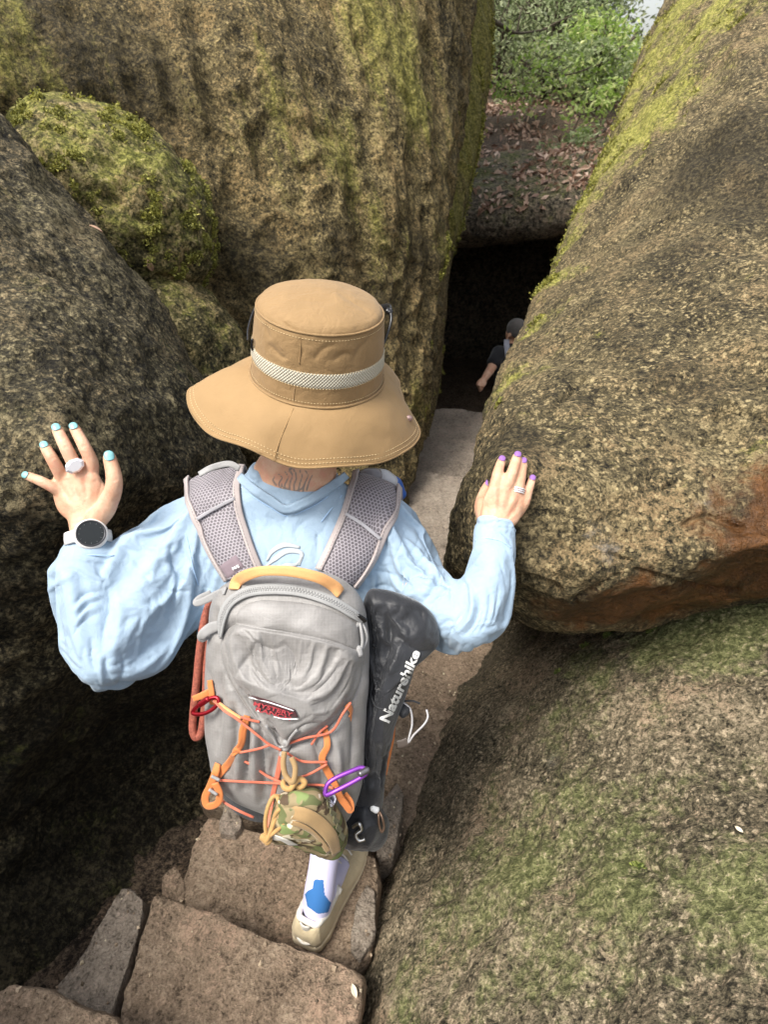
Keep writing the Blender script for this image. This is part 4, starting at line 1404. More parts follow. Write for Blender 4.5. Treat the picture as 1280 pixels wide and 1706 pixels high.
# ------------------------------------------------------------------ shirt
ap = []
ap.append(loft([S(488, 1225, 1.13, .150, .11), S(485, 1150, 1.12, .155, .11), S(486, 1020, 1.09, .185, .115), S(489, 925, 1.075, .205, .105), S(491, 872, 1.065, .205, .080), S(492, 842, 1.055, .158, .068), S(495, 822, 1.045, .105, .064)], 40, 60))
ap.append(loft([S(445, 850, 1.055, .042, .042), S(410, 848, 1.055, .046, .044), S(365, 848, 1.06, .052, .048), S(315, 868, 1.065, .052, .050)], 24, 24))
ap.append(loft([S(540, 850, 1.055, .042, .042), S(578, 850, 1.055, .046, .044), S(622, 856, 1.06, .050, .046), S(672, 880, 1.065, .050, .048)], 24, 24))
# left sleeve
ap.append(loft([(P(330, 872, 1.07), .072, .064), (P(280, 907, 1.05), .080, .072), (P(244, 988, 1.0), .080, .078), (P(203, 1068, .955), .074, .074), (P(170, 1114, .945), .052, .052)], 30, 36))
ap.append(loft([(P(163, 1114, .94), .050, .054), (P(142, 1072, .935), .060, .056), (P(130, 1022, .95), .062, .052), (P(126, 980, .97), .062, .047), (P(140, 945, .988), .049, .037), (P(148, 922, .998), .047, .036)], 30, 36))
ap.append(loft([(P(250, 985, .99), .06, .05), (P(285, 1010, 1.02), .05, .045), (P(310, 985, 1.06), .05, .05)], 24, 20))
# right sleeve
ap.append(loft([(P(652, 880, 1.07), .070, .062), (P(682, 920, 1.05), .068, .064), (P(708, 988, 1.01), .060, .062), (P(755, 1036, .965), .054, .058), (P(784, 1044, .945), .044, .046)], 30, 36))
ap.append(loft([(P(778, 1048, .94), .044, .048), (P(805, 1024, .942), .053, .050), (P(818, 980, .955), .048, .044), (P(823, 938, .97), .039, .036), (P(824, 905, .983), .0365, .031), (P(823, 884, .988), .036, .029)], 30, 36))
ap.append(loft([(P(690, 940, 1.03), .06, .055), (P(680, 1000, 1.04), .05, .05), (P(640, 1010, 1.07), .05, .05)], 24, 20))
shirt = union(ap, .0056, 6, 'shirt', .5)
v = verts_of(shirt)
pj = project(v)
def near(px, py, d, r):
    return np.clip(1.6 - np.linalg.norm(v - P(px, py, d), axis=1) / r, 0, 1)
pin_w = np.maximum.reduce([near(147, 925, .998, .05), near(823, 888, .988, .045), near(492, 835, 1.05, .13), near(488, 1225, 1.13, .2)])
shr_w = np.clip(np.maximum((345 - pj[:, 0]) / 60, (pj[:, 0] - 635) / 60), 0, 1)
shirt = cloth_sim(shirt, body.copy(), pin_w, shr_w, -.03, -.15, 26, .6, 10.0, 28.0, 6, 0, 'shirt')
shirt = apply_mods(shirt, [('SUBSURF', dict(levels=1, render_levels=1))], 'shirt')
LF = [
    # left sleeve: cuff bunching
    ([(98, 948), (125, 950), (150, 965), (182, 972)], 5, .007, 'v'), ([(104, 930), (140, 932), (190, 938)], 4, .004, 'r'),
    ([(75, 990), (110, 965), (125, 955)], 8, .006, 'r'), ([(78, 992), (100, 975), (112, 968)], 6, .006, 'v'),
    ([(172, 985), (140, 990), (122, 1010)], 5, .006, 'v'), ([(170, 1000), (145, 1008), (128, 1030)], 5, .006, 'v'), ([(165, 1022), (138, 1035), (120, 1060)], 5, .005, 'v'),
    ([(172, 992), (142, 1000), (122, 1022)], 5, .005, 'r'), ([(168, 1012), (142, 1020), (124, 1045)], 5, .005, 'r'),
    ([(178, 975), (182, 1010), (172, 1050), (170, 1090)], 8, .007, 'v'), ([(195, 975), (200, 1030), (190, 1080), (185, 1140)], 10, .006, 'r'),
    ([(152, 1060), (152, 1095), (158, 1120)], 5, .008, 'v'), ([(140, 1075), (135, 1100), (140, 1130)], 5, .005, 'v'), ([(166, 1090), (168, 1120), (172, 1145)], 4, .006, 'r'),
    ([(178, 1085), (176, 1115), (188, 1145)], 5, .005, 'v'), ([(198, 1080), (206, 1110), (195, 1145)], 5, .006, 'v'),
    ([(215, 1110), (235, 1090), (255, 1075), (290, 1062)], 6, .004, 'v'), ([(230, 1100), (265, 1080)], 5, .003, 'r'),
    ([(238, 955), (255, 975), (285, 985), (325, 985)], 6, .007, 'v'), ([(230, 970), (250, 1000), (248, 1040)], 6, .004, 'v'), ([(262, 990), (268, 1020), (255, 1050)], 6, .004, 'v'),
    ([(285, 905), (285, 935), (300, 962), (325, 980)], 7, .008, 'v'), ([(300, 900), (312, 935), (328, 965)], 6, .007, 'v'), ([(318, 905), (330, 940), (338, 975)], 5, .006, 'v'),
    ([(280, 890), (276, 930), (292, 968)], 8, .005, 'r'), ([(340, 930), (342, 960), (348, 985)], 4, .006, 'v'), ([(240, 900), (215, 950), (205, 990)], 10, .003, 'r'),
    # right sleeve
    ([(668, 990), (668, 965), (672, 945)], 4, .009, 'v'), ([(662, 988), (680, 965), (700, 955), (720, 955)], 6, .010, 'v'), ([(665, 1000), (690, 985), (705, 975), (722, 962)], 7, .007, 'r'),
    ([(705, 1005), (720, 985), (735, 960), (742, 930)], 6, .010, 'v'), ([(715, 1012), (735, 990), (752, 968)], 5, .009, 'v'), ([(700, 998), (716, 975), (728, 950)], 6, .006, 'r'),
    ([(752, 965), (752, 990), (755, 1015)], 4, .006, 'v'), ([(728, 1050), (745, 1035), (758, 1038)], 4, .008, 'v'), ([(745, 1062), (765, 1030), (780, 1008)], 5, .009, 'v'),
    ([(760, 1055), (780, 1035), (788, 1010), (786, 985), (775, 965)], 5, .010, 'r'), ([(770, 1062), (790, 1042), (800, 1010), (797, 985)], 4, .008, 'v'), ([(785, 1060), (800, 1040), (808, 1005)], 4, .006, 'v'),
    ([(798, 1058), (812, 1035), (818, 1000), (812, 975)], 4, .007, 'v'), ([(808, 1050), (820, 1020), (822, 990)], 4, .005, 'r'), ([(822, 1035), (830, 1000), (832, 970)], 4, .005, 'v'),
    ([(755, 955), (772, 968), (785, 985)], 5, .007, 'v'), ([(790, 912), (812, 905), (840, 912), (848, 925)], 3, .0045, 'v'), ([(830, 930), (840, 955), (845, 985)], 4, .004, 'v'),
    ([(770, 955), (790, 945), (810, 950)], 5, .004, 'v'), ([(775, 965), (800, 955), (820, 965)], 5, .004, 'r'), ([(832, 885), (845, 895), (852, 908)], 2.5, .004, 'v'),
    ([(678, 880), (668, 910), (655, 935)], 6, .005, 'v'), ([(700, 885), (695, 905), (680, 930)], 7, .004, 'v'), ([(718, 905), (708, 925), (690, 945)], 6, .005, 'v'), ([(735, 915), (720, 935), (700, 945)], 5, .004, 'v'),
    ([(620, 950), (645, 955), (668, 962)], 5, .005, 'v'), ([(610, 985), (640, 975), (662, 985)], 5, .005, 'v'),
    # back of the shirt
    ([(440, 860), (460, 868), (478, 885)], 6, .004, 'v'), ([(470, 842), (476, 856), (472, 872)], 5, .006, 'v'), ([(486, 862), (484, 845), (478, 835)], 4, .005, 'r'), ([(520, 860), (500, 875), (488, 895)], 6, .003, 'v'),
    ([(412, 830), (425, 860), (428, 900)], 6, .004, 'v'), ([(555, 840), (545, 870), (525, 900)], 6, .004, 'v'), ([(530, 880), (528, 920), (524, 940)], 5, .004, 'v'), ([(440, 900), (445, 920), (450, 940)], 5, .003, 'v'),
]
folds(shirt, [(a_, w_ * .75, k_ * .7, t_) for a_, w_, k_, t_ in LF])
# small cloth crumple everywhere
v = verts_of(shirt); n = norms_of(shirt)
q = v @ np.array(((.9, .3, 0), (-.3, .8, .4), (.1, -.4, .9)))
set_verts(shirt, v + n * (.0006 * (1 - 2 * np.abs(pnoise(q / (.06, .03, .05), 33))))[:, None])
shirt_o = obj('shirt', shirt, M_shirt, person)
sb = bvh_of(shirt)

# collar band, cuff hems, raglan seams
cp, cn = on_surf(sb, [(403, 797), (425, 815), (452, 832), (478, 846), (505, 838), (535, 822), (560, 804), (577, 790)], .004)
v, f = ribbon(cp, cn, .016, .004)
obj('collar', mesh_from('collar', v, f), M_shirt, shirt_o)
M_seam = fabric('shirt_seam', (.36, .52, .72), .8)
for pts in ([(402, 812), (425, 830), (452, 846), (478, 860), (508, 850), (538, 833), (566, 812)], [(792, 900), (815, 897), (838, 903), (852, 913)], [(570, 825), (550, 850), (535, 870)], [(300, 862), (312, 900), (320, 940), (330, 975)], [(104, 926), (150, 925), (190, 926)]):
    a, b = on_surf(sb, pts, .0004)
    v, f = tube(a, .0011, 6)
    obj('seam', mesh_from('seam', v, f), M_seam, shirt_o)
# grey swirl print between the straps
M_print = plain('shirt_print', (.36, .39, .40), .4)
SW = [[(444, 935, 2), (455, 918, 7), (475, 908, 9), (500, 912, 4)], [(442, 945, 2), (460, 930, 8), (480, 918, 9), (502, 922, 7), (498, 942, 3)], [(455, 948, 2), (478, 942, 7), (494, 940, 4), (503, 928, 2)]]
pv = []
for l in SW:
    a, b = on_surf(sb, [(x, y) for x, y, _ in l], .0012)
    pv.append(ribbon(a, b, [k / 950 * 1.0 for _, _, k in l], .0006))
v, f = merge(pv)
obj('print', mesh_from('print', v, f), M_print, shirt_o)

# ------------------------------------------------------------------ trousers, socks, shoes
tp = []
for h, k, a in ((HIP_R, KNEE_R, ANK_R), (HIP_L, KNEE_L, ANK_L)):
    tp.append(loft([(h, .092, .092), ((h + k) / 2, .082, .082), (k, .068, .068)], 24, 22))
    e = k * .30 + a * .70
    tp.append(loft([(k, .068, .068), ((k + e) / 2 - np.array((0, .02, 0)), .063, .063), (e, .047, .047)], 24, 22))
tp.append(loft([(HIP_R + (0.0, .02, .01), .108, .10), (HIP_L + (0, .02, .01), .108, .10)], 24, 14))
tr = union(tp, .007, 6, 'trousers')
v = verts_of(tr); n = norms_of(tr)
set_verts(tr, v + n * (.005 * pnoise(v / .06, 61) + .003 * (1 - 2 * np.abs(pnoise(v / (.09, .09, .03), 62))))[:, None])
obj('trousers', tr, M_trous, person)
Mk = Mat('sock_white')
ck = Mk.objc()
zz = Mk.attr('blue')
Mk.done(Mk.mix(Mk.rng(zz, .42, .58, smooth=False), (.66, .64, .86), (.035, .16, .42)), .85, Mk.bump(Mk.noise(ck, 700, 2, .5), .0005))
BLUE = [(508, 1490), (513, 1484), (521, 1480), (524, 1465), (539, 1466), (541, 1490), (548, 1500), (552, 1504), (547, 1520), (530, 1523), (512, 1510)]
def inpoly(q, poly):
    r = np.zeros(len(q), bool)
    j = len(poly) - 1
    for i in range(len(poly)):
        xi, yi = poly[i]; xj, yj = poly[j]
        c = ((yi > q[:, 1]) != (yj > q[:, 1])) & (q[:, 0] < (xj - xi) * (q[:, 1] - yi) / (yj - yi + 1e-9) + xi)
        r ^= c
        j = i
    return r
for s, k, a, toe in ((1, KNEE_R, ANK_R, TOE_R), (0, KNEE_L, ANK_L, TOE_L)):
    t = np.array(toe) - a; t[2] = 0; t /= np.linalg.norm(t)
    e = k * .38 + a * .62
    up = (e - a) / np.linalg.norm(e - a)
    v, f = loft([(e, .036, .036), (a + up * .09, .034, .034), (a + up * .045, .033, .035), (a + up * .01, .034, .038), (a - (0, 0, .02) - t * .008, .033, .042), (a - (0, 0, .05), .031, .045)], 110, 220)
    v, f = merge([(v, f), loft([(a - (0, 0, .022), .030, .034), (a + t * .05 - (0, 0, .042), .031, .026), (a + t * .10 - (0, 0, .058), .026, .014)], 24, 24)])
    me = fix_normals(mesh_from('sock', v, f))
    vv = verts_of(me)
    if s:
        pj = project(vv)
        attr(me, 'blue', (inpoly(pj[:, :2], BLUE) & ((vv - a) @ t < .02)).astype(float))
    else:
        attr(me, 'blue', np.zeros(len(vv)))
    obj('sock', me, Mk.m, person)

M_shoe = fabric('shoe_beige', (.58, .48, .31), .7, 700, .0006, .1, .08, .003, 60)
M_sole = plain('shoe_sole', (.66, .56, .39), .6, 0, .001, 200)
M_shoew = plain('shoe_white', (.78, .74, .66), .6)
def shoe(a, toe, heel_drop, pitch):
    """running shoe: sole with flared heel, upper with ankle opening, heel tab, laces"""
    t = np.array(toe) - a; t[2] = 0; t /= np.linalg.norm(t)
    s = np.array((t[1], -t[0], 0))
    up = np.array((0, 0, 1.0))
    # pitch the shoe: heel raised
    t2 = t * math.cos(pitch) - up * math.sin(pitch)
    u2 = up * math.cos(pitch) + t * math.sin(pitch)
    O = a - u2 * heel_drop - t2 * .055          # heel, ground level
    prof = [(-.012, .024), (0, .034), (.03, .040), (.08, .039), (.13, .042), (.18, .047), (.22, .045), (.25, .036), (.268, .02), (.272, .006)]
    L = np.array([p[0] for p in prof]); W = np.array([p[1] for p in prof]) * 1.12
    xs = np.concatenate((np.linspace(-.012, .02, 12), np.linspace(.03, .24, 26), np.linspace(.245, .272, 10)))
    ws = np.interp(xs, L, W)
    bend = lambda x: .012 * np.clip((x - .17) / .1, 0, 1) ** 2
    def ringz(zs, sc, inset=0.0):
        rows = []
        for z, k in zip(zs, sc):
            row = []
            for sd, rng_ in ((1, range(len(xs))), (-1, range(len(xs) - 1, -1, -1))):
                for i in rng_:
                    x = xs[i]
                    xx = .13 + (x - .13) * k[1]
                    row.append(O + t2 * xx + s * sd * ws[i] * k[0] + u2 * (z(x) if callable(z) else z) + u2 * bend(x))
            rows.append(np.array(row))
        return rows
    th = lambda x: .034 - .010 * np.clip(x / .25, 0, 1)
    rows = ringz([.0, .004, .012, .022, th, th], [(.90, .95), (.97, .985), (1.0, 1.0), (1.0, 1.0), (.98, .99), (.8, .93)])
    n = len(rows[0])
    V = np.vstack(rows)
    F = grid_faces(len(rows), n, True) + [tuple(range(n))[::-1], tuple(range((len(rows) - 1) * n, len(rows) * n))]
    sole = fix_normals(mesh_from('sole', V, F))
    # upper
    rows = []
    top = lambda x: np.interp(x, [-.012, .0, .03, .075, .10, .16, .22, .272], [.088, .092, .080, .076, .088, .068, .048, .034])
    for q in np.linspace(0, 1, 14):
        row = []
        for sd, rng_ in ((1, range(len(xs))), (-1, range(len(xs) - 1, -1, -1))):
            for i in rng_:
                x = xs[i]
                z0, z1 = th(x) - .004, top(x)
                wq = ws[i] * .98 * (1 - .24 * q ** 1.6 - (.38 * q ** 2.2 if x > .10 else .0))
                bulge = -.010 * math.sin(q * math.pi) if x < .02 else 0
                row.append(O + t2 * (x * (1 - .03 * q) + .006 * q + bulge * .6) + s * sd * wq + u2 * (z0 + (z1 - z0) * q ** .9) + u2 * bend(x))
        rows.append(np.array(row))
    n = len(rows[0])
    V = np.vstack(rows)
    F = grid_faces(len(rows), n, True)
    # tongue / toe box closure on top, leaving the ankle opening
    last = (len(rows) - 1) * n
    m = len(xs)
    for i in range(m - 1):
        if xs[i] >= .088:
            F.append((last + i, last + i + 1, last + n - 2 - i, last + n - 1 - i))
    upper = apply_mods(fix_normals(mesh_from('upper', V, F)), [('SOLIDIFY', dict(thickness=.004, offset=-1)), ('SMOOTH', dict(factor=.4, iterations=2))], 'upper')
    # padded ankle collar along the top rim
    rim = []
    for sd, seq in ((1, np.linspace(.092, -.004, 12)), (-1, np.linspace(-.004, .092, 12))):
        for x in seq:
            wq = max(.010, np.interp(x, L, W) * .98 * .76 - .004) if x > .0 else .017 + max(0, x + .004) * 2
            rim.append(O + t2 * (x * .97 + .008) + s * sd * wq + u2 * (top(x) + bend(x) - .002))
    colv = tube(rim, .0068, 10, 90, True)
    # heel tab, heel counter band, laces
    tab = [O + t2 * -.010 + s * k + u2 * z for z in (.060, .075, .090, .100) for k in (-.014, -.005, .005, .014)]
    for i in range(len(tab)):
        k = (i % 4 - 1.5) / 1.5
        tab[i] = tab[i] + t2 * (.006 * k * k) - t2 * (.004 if i >= 8 else 0)
    tabm = apply_mods(mesh_from('heel_tab', tab, grid_faces(4, 4)), [('SOLIDIFY', dict(thickness=.004)), ('SUBSURF', dict(levels=2, render_levels=2))], 'heel_tab')
    lc = []
    for i in range(5):
        x = .105 + i * .022
        z = top(x) + .004 + bend(x)
        wq = np.interp(x, L, W) * .36
        lc.append(tube([O + t2 * x - s * wq + u2 * (z - .002), O + t2 * (x + .006) + u2 * (z + .003), O + t2 * x + s * wq + u2 * (z - .002)], .0022, 6))
    cb_ = []
    band = []
    for i in range(25):
        ph = (i / 24 - .5) * 2.6
        band.append(O + t2 * (.028 - .044 * math.cos(ph)) + s * .036 * math.sin(ph) + u2 * (.040 + .008 * abs(math.sin(ph))))
    cb_ = tube(band, .0035, 6, 40)
    sh = obj('shoe', upper, M_shoe, person)
    obj('sole', sole, M_sole, sh)
    v, f = colv; obj('ankle_collar', mesh_from('ankle_collar', v, f), M_shoew, sh)
    obj('heel_tab', tabm, M_shoew, sh)
    v, f = merge(lc); obj('laces', mesh_from('laces', v, f), M_shoew, sh)
    v, f = cb_; obj('heel_band', mesh_from('heel_band', v, f), M_shoew, sh)
shoe(ANK_R, TOE_R, .102, R(9))
shoe(ANK_L, TOE_L, .085, R(2))
# ------------------------------------------------------------------ bucket hat
HR = np.array((1.0, .06, 0)); HR -= HATU * (HR @ HATU); HR /= np.linalg.norm(HR)
HF = np.cross(HATU, HR)
def hp(a, b, c):
    return HATC + np.multiply.outer(a, HR) + np.multiply.outer(b, HF) + np.multiply.outer(c, HATU)
CA, CB = .107, .112
def crown_r(c):
    return np.interp(c, [-.012, 0, .03, .06, .085, .100, .109, .1145, .1165], [1.03, 1.01, .99, .97, .945, .92, .89, .85, .82])
th = np.linspace(0, 2 * math.pi, 220, endpoint=False)
rows = []
for c in list(np.linspace(-.012, .112, 70)) + [.1145, .1165]:
    k = crown_r(c)
    rows.append(hp(CA * k * np.cos(th), CB * k * np.sin(th), np.full(len(th), c)))
for r in np.linspace(.985, .02, 46):
    k = .82 * r
    c = .1165 + .020 * (1 - r ** 1.9)
    rows.append(hp(CA * k * np.cos(th), CB * k * np.sin(th), np.full(len(th), c)))
V = np.vstack(rows); n = len(th)
F = grid_faces(len(rows), n, True) + [tuple(range((len(rows) - 1) * n, len(rows) * n))]
crown = fix_normals(mesh_from('crown', V, F))
hc = (verts_of(crown) - HATC) @ HATU
pw = np.clip((.052 - hc) / .008, 0, 1)
pw = np.maximum(pw, .7 * np.exp(-((hc - .105) / .006) ** 2))
pw = np.maximum(pw, np.where(hc > .1172, .6, 0))
crown = cloth_sim(crown, None, pw, np.where(hc > .1165, 0.0, 1.0), 0.0, -.045, 16, .35, 5.0, 35.0, 5, .12, 'crown')
folds(crown, [
    ([(455, 522), (478, 543), (500, 552)], 5, .003, 'v'), ([(500, 556), (503, 585), (499, 604)], 2, .0015, 'v'), ([(522, 602), (538, 582), (560, 574)], 6, .003, 'v'),
    ([(552, 604), (572, 590), (588, 592)], 5, .003, 'v'), ([(585, 606), (602, 580), (620, 562)], 6, .003, 'v'), ([(612, 565), (626, 554)], 4, .002, 'v'),
    ([(447, 572), (465, 592), (482, 600)], 6, .003, 'v'), ([(440, 540), (450, 566)], 5, .002, 'v'), ([(480, 490), (520, 500), (560, 498)], 14, .003, 'v'), ([(560, 485), (600, 510), (625, 530)], 10, .0025, 'v'),
])
v = verts_of(crown); nn = norms_of(crown)
set_verts(crown, v + nn * (.0012 * pnoise(v / .05, 71) + .0004 * pnoise(v / .018, 72))[:, None])
hat = obj('bucket_hat', None, None, person)
obj('crown', crown, M_hat, hat)
hb = bvh_of(crown)
# brim: rim radius and drop around the head (angle from the right, front = 90)
K = np.array([[-30, .180, -.074], [-10, .186, -.082], [8, .156, -.080], [26, .166, -.066], [42, .204, -.062], [60, .176, -.052], [90, .160, -.05], [120, .158, -.056], [148, .164, -.062], [168, .192, -.060], [181, .214, -.041], [192, .210, -.053],
              [205, .196, -.064], [225, .182, -.071], [250, .172, -.075], [270, .168, -.075], [300, .170, -.076], [330, .180, -.074]])
ta = np.linspace(0, 360, 260, endpoint=False)
def ksm(col):
    kk = np.vstack([K[1:-1] - np.array((360, 0, 0)), K[:-1], K[1:-1] + np.array((360, 0, 0))])
    kk = kk[np.argsort(kk[:, 0])]
    x = np.interp(ta, kk[:, 0], kk[:, col])
    g = np.exp(-(np.arange(-9, 10) / 3.0) ** 2); g /= g.sum()
    xp = np.concatenate((x[-9:], x, x[:9]))
    return np.convolve(xp, g, 'valid')
ro, zo = ksm(1), ksm(2)
tr_ = np.radians(ta)
def brim_pt(t, off=0.0):
    k = crown_r(0)
    ri = np.hypot(CA * np.cos(tr_), CB * np.sin(tr_)) * 1.0
    rr = ri + (ro - ri) * t
    zz = -.004 + (zo + .004) * (t ** 1.05) + .010 * np.sin(math.pi * t) + (.006 * np.sin(3 * tr_ + 1) + .005 * np.sin(5 * tr_ + .4) + .003 * np.sin(8 * tr_)) * t ** 1.5
    return hp(rr * np.cos(tr_), rr * np.sin(tr_), zz + off)
rows = [brim_pt(t) for t in np.linspace(0, 1, 44)]
V = np.vstack(rows)
brim = mesh_from('brim', V, grid_faces(44, len(ta), True))
v = verts_of(brim)
nn = norms_of(brim)
set_verts(brim, v + nn * (.0022 * pnoise(v / .07, 75) + .0008 * pnoise(v / .025, 76))[:, None])
brim = apply_mods(brim, [('SOLIDIFY', dict(thickness=.0026, offset=0))], 'brim')
obj('brim', brim, M_hatb, hat)
bb = bvh_of(brim)
# rim binding
v, f = tube(brim_pt(1.0)[::3], .0022, 8, 260, True)
obj('rim_binding', mesh_from('rim_binding', v, f), M_hatb, hat)
# piping round the top and the crown base
def ring_at(c, k=1.0, m=90):
    t = np.linspace(0, 2 * math.pi, m, endpoint=False)
    q = crown_r(c) * k
    return hp(CA * q * np.cos(t), CB * q * np.sin(t), np.full(m, c))
v, f = tube(ring_at(.105, 1.006), .0018, 8, 240, True)
obj('top_piping', mesh_from('top_piping', v, f), M_hat, hat)
v, f = tube(ring_at(-.003, 1.02), .002, 8, 240, True)
obj('base_piping', mesh_from('base_piping', v, f), M_hat, hat)
# woven ribbon round the crown, ends on the two sides
Mr = Mat('hat_ribbon')
u, w_ = Mr.attr('ua'), Mr.attr('ub')
def stripes(M, x, y, per):
    a = M.math('SINE', M.math('MULTIPLY', x, 2 * math.pi / per))
    b = M.math('SINE', M.math('MULTIPLY', y, 2 * math.pi / per))
    return M.math('MULTIPLY', a, b)
pat = stripes(Mr, u, w_, .0052)
Mr.done(Mr.mix(Mr.rng(pat, -.1, .5), (.55, .52, .42), (.34, .29, .21)), .8, Mr.bump(pat, .0008))
m = 260
t = np.linspace(0, 2 * math.pi, m)
rows, UA, UB = [], [], []
for j, c in enumerate(np.linspace(.026, .049, 8)):
    k = crown_r(c) * (1.022 if 0 < j < 7 else 1.008)
    row = hp(CA * k * np.cos(t), CB * k * np.sin(t), np.full(m, c))
    axis = HATC + HATU * c
    for q in range(m):
        dr = row[q] - axis
        dr /= np.linalg.norm(dr)
        h_ = hb.ray_cast(Vector(axis + dr * .2), Vector(-dr))
        if h_[0] is not None:
            row[q] = np.array(h_[0]) + dr * (.0016 if 0 < j < 7 else .0002)
    rows.append(row)
    UA.append(t * .11); UB.append(np.full(m, c))
band = mesh_from('ribbon_band', np.vstack(rows), grid_faces(8, m))
attr(band, 'ua', np.concatenate(UA)); attr(band, 'ub', np.concatenate(UB))
obj('ribbon_band', band, Mr.m, hat)
# seams and stitches
M_hatd = fabric('hat_seam', (.30, .185, .08), .85)
M_stit = plain('hat_stitch', (.62, .47, .26), .8)
def seam_on(b, pts, r, mat, par, name='seam', off=.0003):
    a, q = on_surf(b, pts, off)
    v, f = tube(a, r, 6)
    return obj(name, mesh_from(name, v, f), mat, par)
seam_on(bb, [(489, 680), (478, 705), (466, 735), (455, 768)], .0008, M_hatd, hat)
seam_on(hb, [(502, 552), (501, 580), (499, 606)], .0008, M_hatd, hat)
seam_on(hb, [(491, 646), (489, 666)], .0008, M_hatd, hat)
def dashes(pts, L, gap, r):
    p = np.asarray(pts)
    s = np.concatenate(([0], np.cumsum(np.linalg.norm(np.diff(p, axis=0), axis=1))))
    out = []
    x = 0
    while x + L < s[-1]:
        q = np.stack([np.interp([x, x + L * .5, x + L], s, p[:, k]) for k in range(3)], -1)
        out.append(tube(q, r, 4, 3))
        x += L + gap
    return out
st = []
lift = HATU * .0012
for tt in (.90, .955):
    st += dashes(np.vstack([brim_pt(tt), brim_pt(tt)[:1]]) + lift + (CAM - HATC) * .0016, .0028, .0026, .00045)
st += dashes(ring_at(.098, 1.008, 200), .0026, .0022, .0004)
st += dashes(ring_at(.003, 1.012, 200), .0026, .0022, .0004)
st += dashes(ring_at(.0265, 1.014, 200), .0026, .0022, .0004) + dashes(ring_at(.049, 1.014, 200), .0026, .0022, .0004)
v, f = merge(st)
obj('stitching', mesh_from('stitching', v, f), M_stit, hat)
# snaps on the brim
M_steel = plain('steel', (.55, .54, .52), .28, 1.0)
M_snap = plain('snap_mauve', (.36, .24, .22), .4, .3)
for px, py in ((367, 606), (682, 697)):
    h_, n_ = ray(bb, px, py)
    if h_ is None:
        continue
    n_ = n_ if n_ @ (CAM - h_) > 0 else -n_
    v, f = loft([(h_ - n_ * .001, .0075, .0055), (h_ + n_ * .0015, .0065, .0048)], 18, 4)
    obj('snap', mesh_from('snap', v, f), M_snap, hat)
# loop at the left end of the ribbon
h_, n_ = ray(hb, 424, 575)
M_dark = plain('dark_plastic', (.012, .012, .013), .22)
if h_ is not None:
    v, f = tube([h_ + n_ * .003 + HATU * .010, h_ + n_ * .004, h_ + n_ * .003 - HATU * .008], .0022, 8)
    obj('cord_end', mesh_from('cord_end', v, f), M_dark, hat)

# ------------------------------------------------------------------ sunglasses tucked over the hat
sg = empty('sunglasses', label='black sunglasses pushed onto the right side of the tan hat', category='sunglasses')
hinge, tip = P(651, 520, .95), P(617, 627, .925)
for s in (1, -1):
    if s == 1:
        a0, a3 = hinge, tip
        mid1 = a0 * .8 + a3 * .2 + HR * .006
        mid2 = a0 * .35 + a3 * .65 + HR * .004
    else:
        a0, a3 = hp(-.104, .07, .07), hp(-.112, -.005, .045)
        mid1 = a0 * .75 + a3 * .25 - HR * .004
        mid2 = a0 * .3 + a3 * .7 - HR * .004
    v, f = loft([(a0, .0035, .0062, HR), (mid1, .0026, .0044, HR), (mid2, .0022, .0032, HR), (a3, .0018, .0026, HR)], 12, 30)
    obj('temple', mesh_from('temple', v, f), M_dark, sg)
cor = [P(651, 520, .95), hp(.112, .082, .085), hp(.085, .110, .070), hp(.012, .130, .068)]
cor2 = [hp(-.100, .07, .07), hp(-.095, .09, .070), hp(-.080, .112, .068), hp(-.012, .130, .068)]
for q in (cor, cor2):
    v, f = loft([(x_, .0035 - .0005 * i_, .0075 - .001 * i_, HR) for i_, x_ in enumerate(q)], 12, 24)
    obj('brow_bar', mesh_from('brow_bar', v, f), M_dark, sg)
M_lens = plain('lens', (.02, .02, .025), .06, 0.0)
for s in (1, -1):
    c = hp(s * .052, .126, .045)
    v, f = loft([(c - HF * .0012, .03, .024, HR), (c + HF * .0012, .03, .024, HR)], 28, 4, True, 3.0)
    obj('lens', mesh_from('lens', v, f), M_lens, sg)
h_ = P(648, 518, .95)
v, f = loft([(h_ + (-.001, -.001, .001), .0065, .0045, HR), (h_ + (.003, -.004, -.001), .0055, .004, HR)], 12, 6)
obj('hinge', mesh_from('hinge', v, f), M_dark, sg)
# ------------------------------------------------------------------ backpack
Mp = Mat('pack_grey')
cpk = Mp.objc()
up_ = Mp.node('VectorMath', dict(operation='DOT_PRODUCT'), i0=cpk, i1=(0.0, .588, .809)).outputs['Value']
rip = Mp.math('MAXIMUM', Mp.math('SINE', Mp.math('MULTIPLY', Mp.node('SeparateXYZ', i0=cpk).outputs[0], 1250.0)), Mp.math('SINE', Mp.math('MULTIPLY', up_, 1250.0)))
rp = Mp.rng(rip, .86, 1.0)
n1 = Mp.noise(cpk, 24, 4, .6)
pc = Mp.mix(Mp.rng(n1, .3, .7), (.19, .18, .17), (.255, .243, .232))
Mp.done(Mp.mix(Mp.math('MULTIPLY', rp, .10), pc, (.45, .44, .43)), .5, Mp.bump(Mp.noise(cpk, 38, 4, .6, .8), .002, 1.0, Mp.bump(Mp.noise(cpk, 900, 2, .5), .0003)))
Mp.put(Mp.b, 'Sheen Weight', .15)
M_pack = Mp.m
M_packd = fabric('pack_grey_dark', (.20, .19, .185), .6)
M_tape = fabric('zip_tape', (.28, .28, .275), .55, 800, .0003, .1, .05)
M_orange = fabric('webbing_orange', (.58, .19, .055), .6, 420, .0006, .2, .08)
M_peach = fabric('webbing_peach', (.64, .33, .13), .6, 420, .0006, .2, .06)
M_coral = fabric('cord_coral', (.56, .14, .08), .5, 900, .0006, .2, .1)
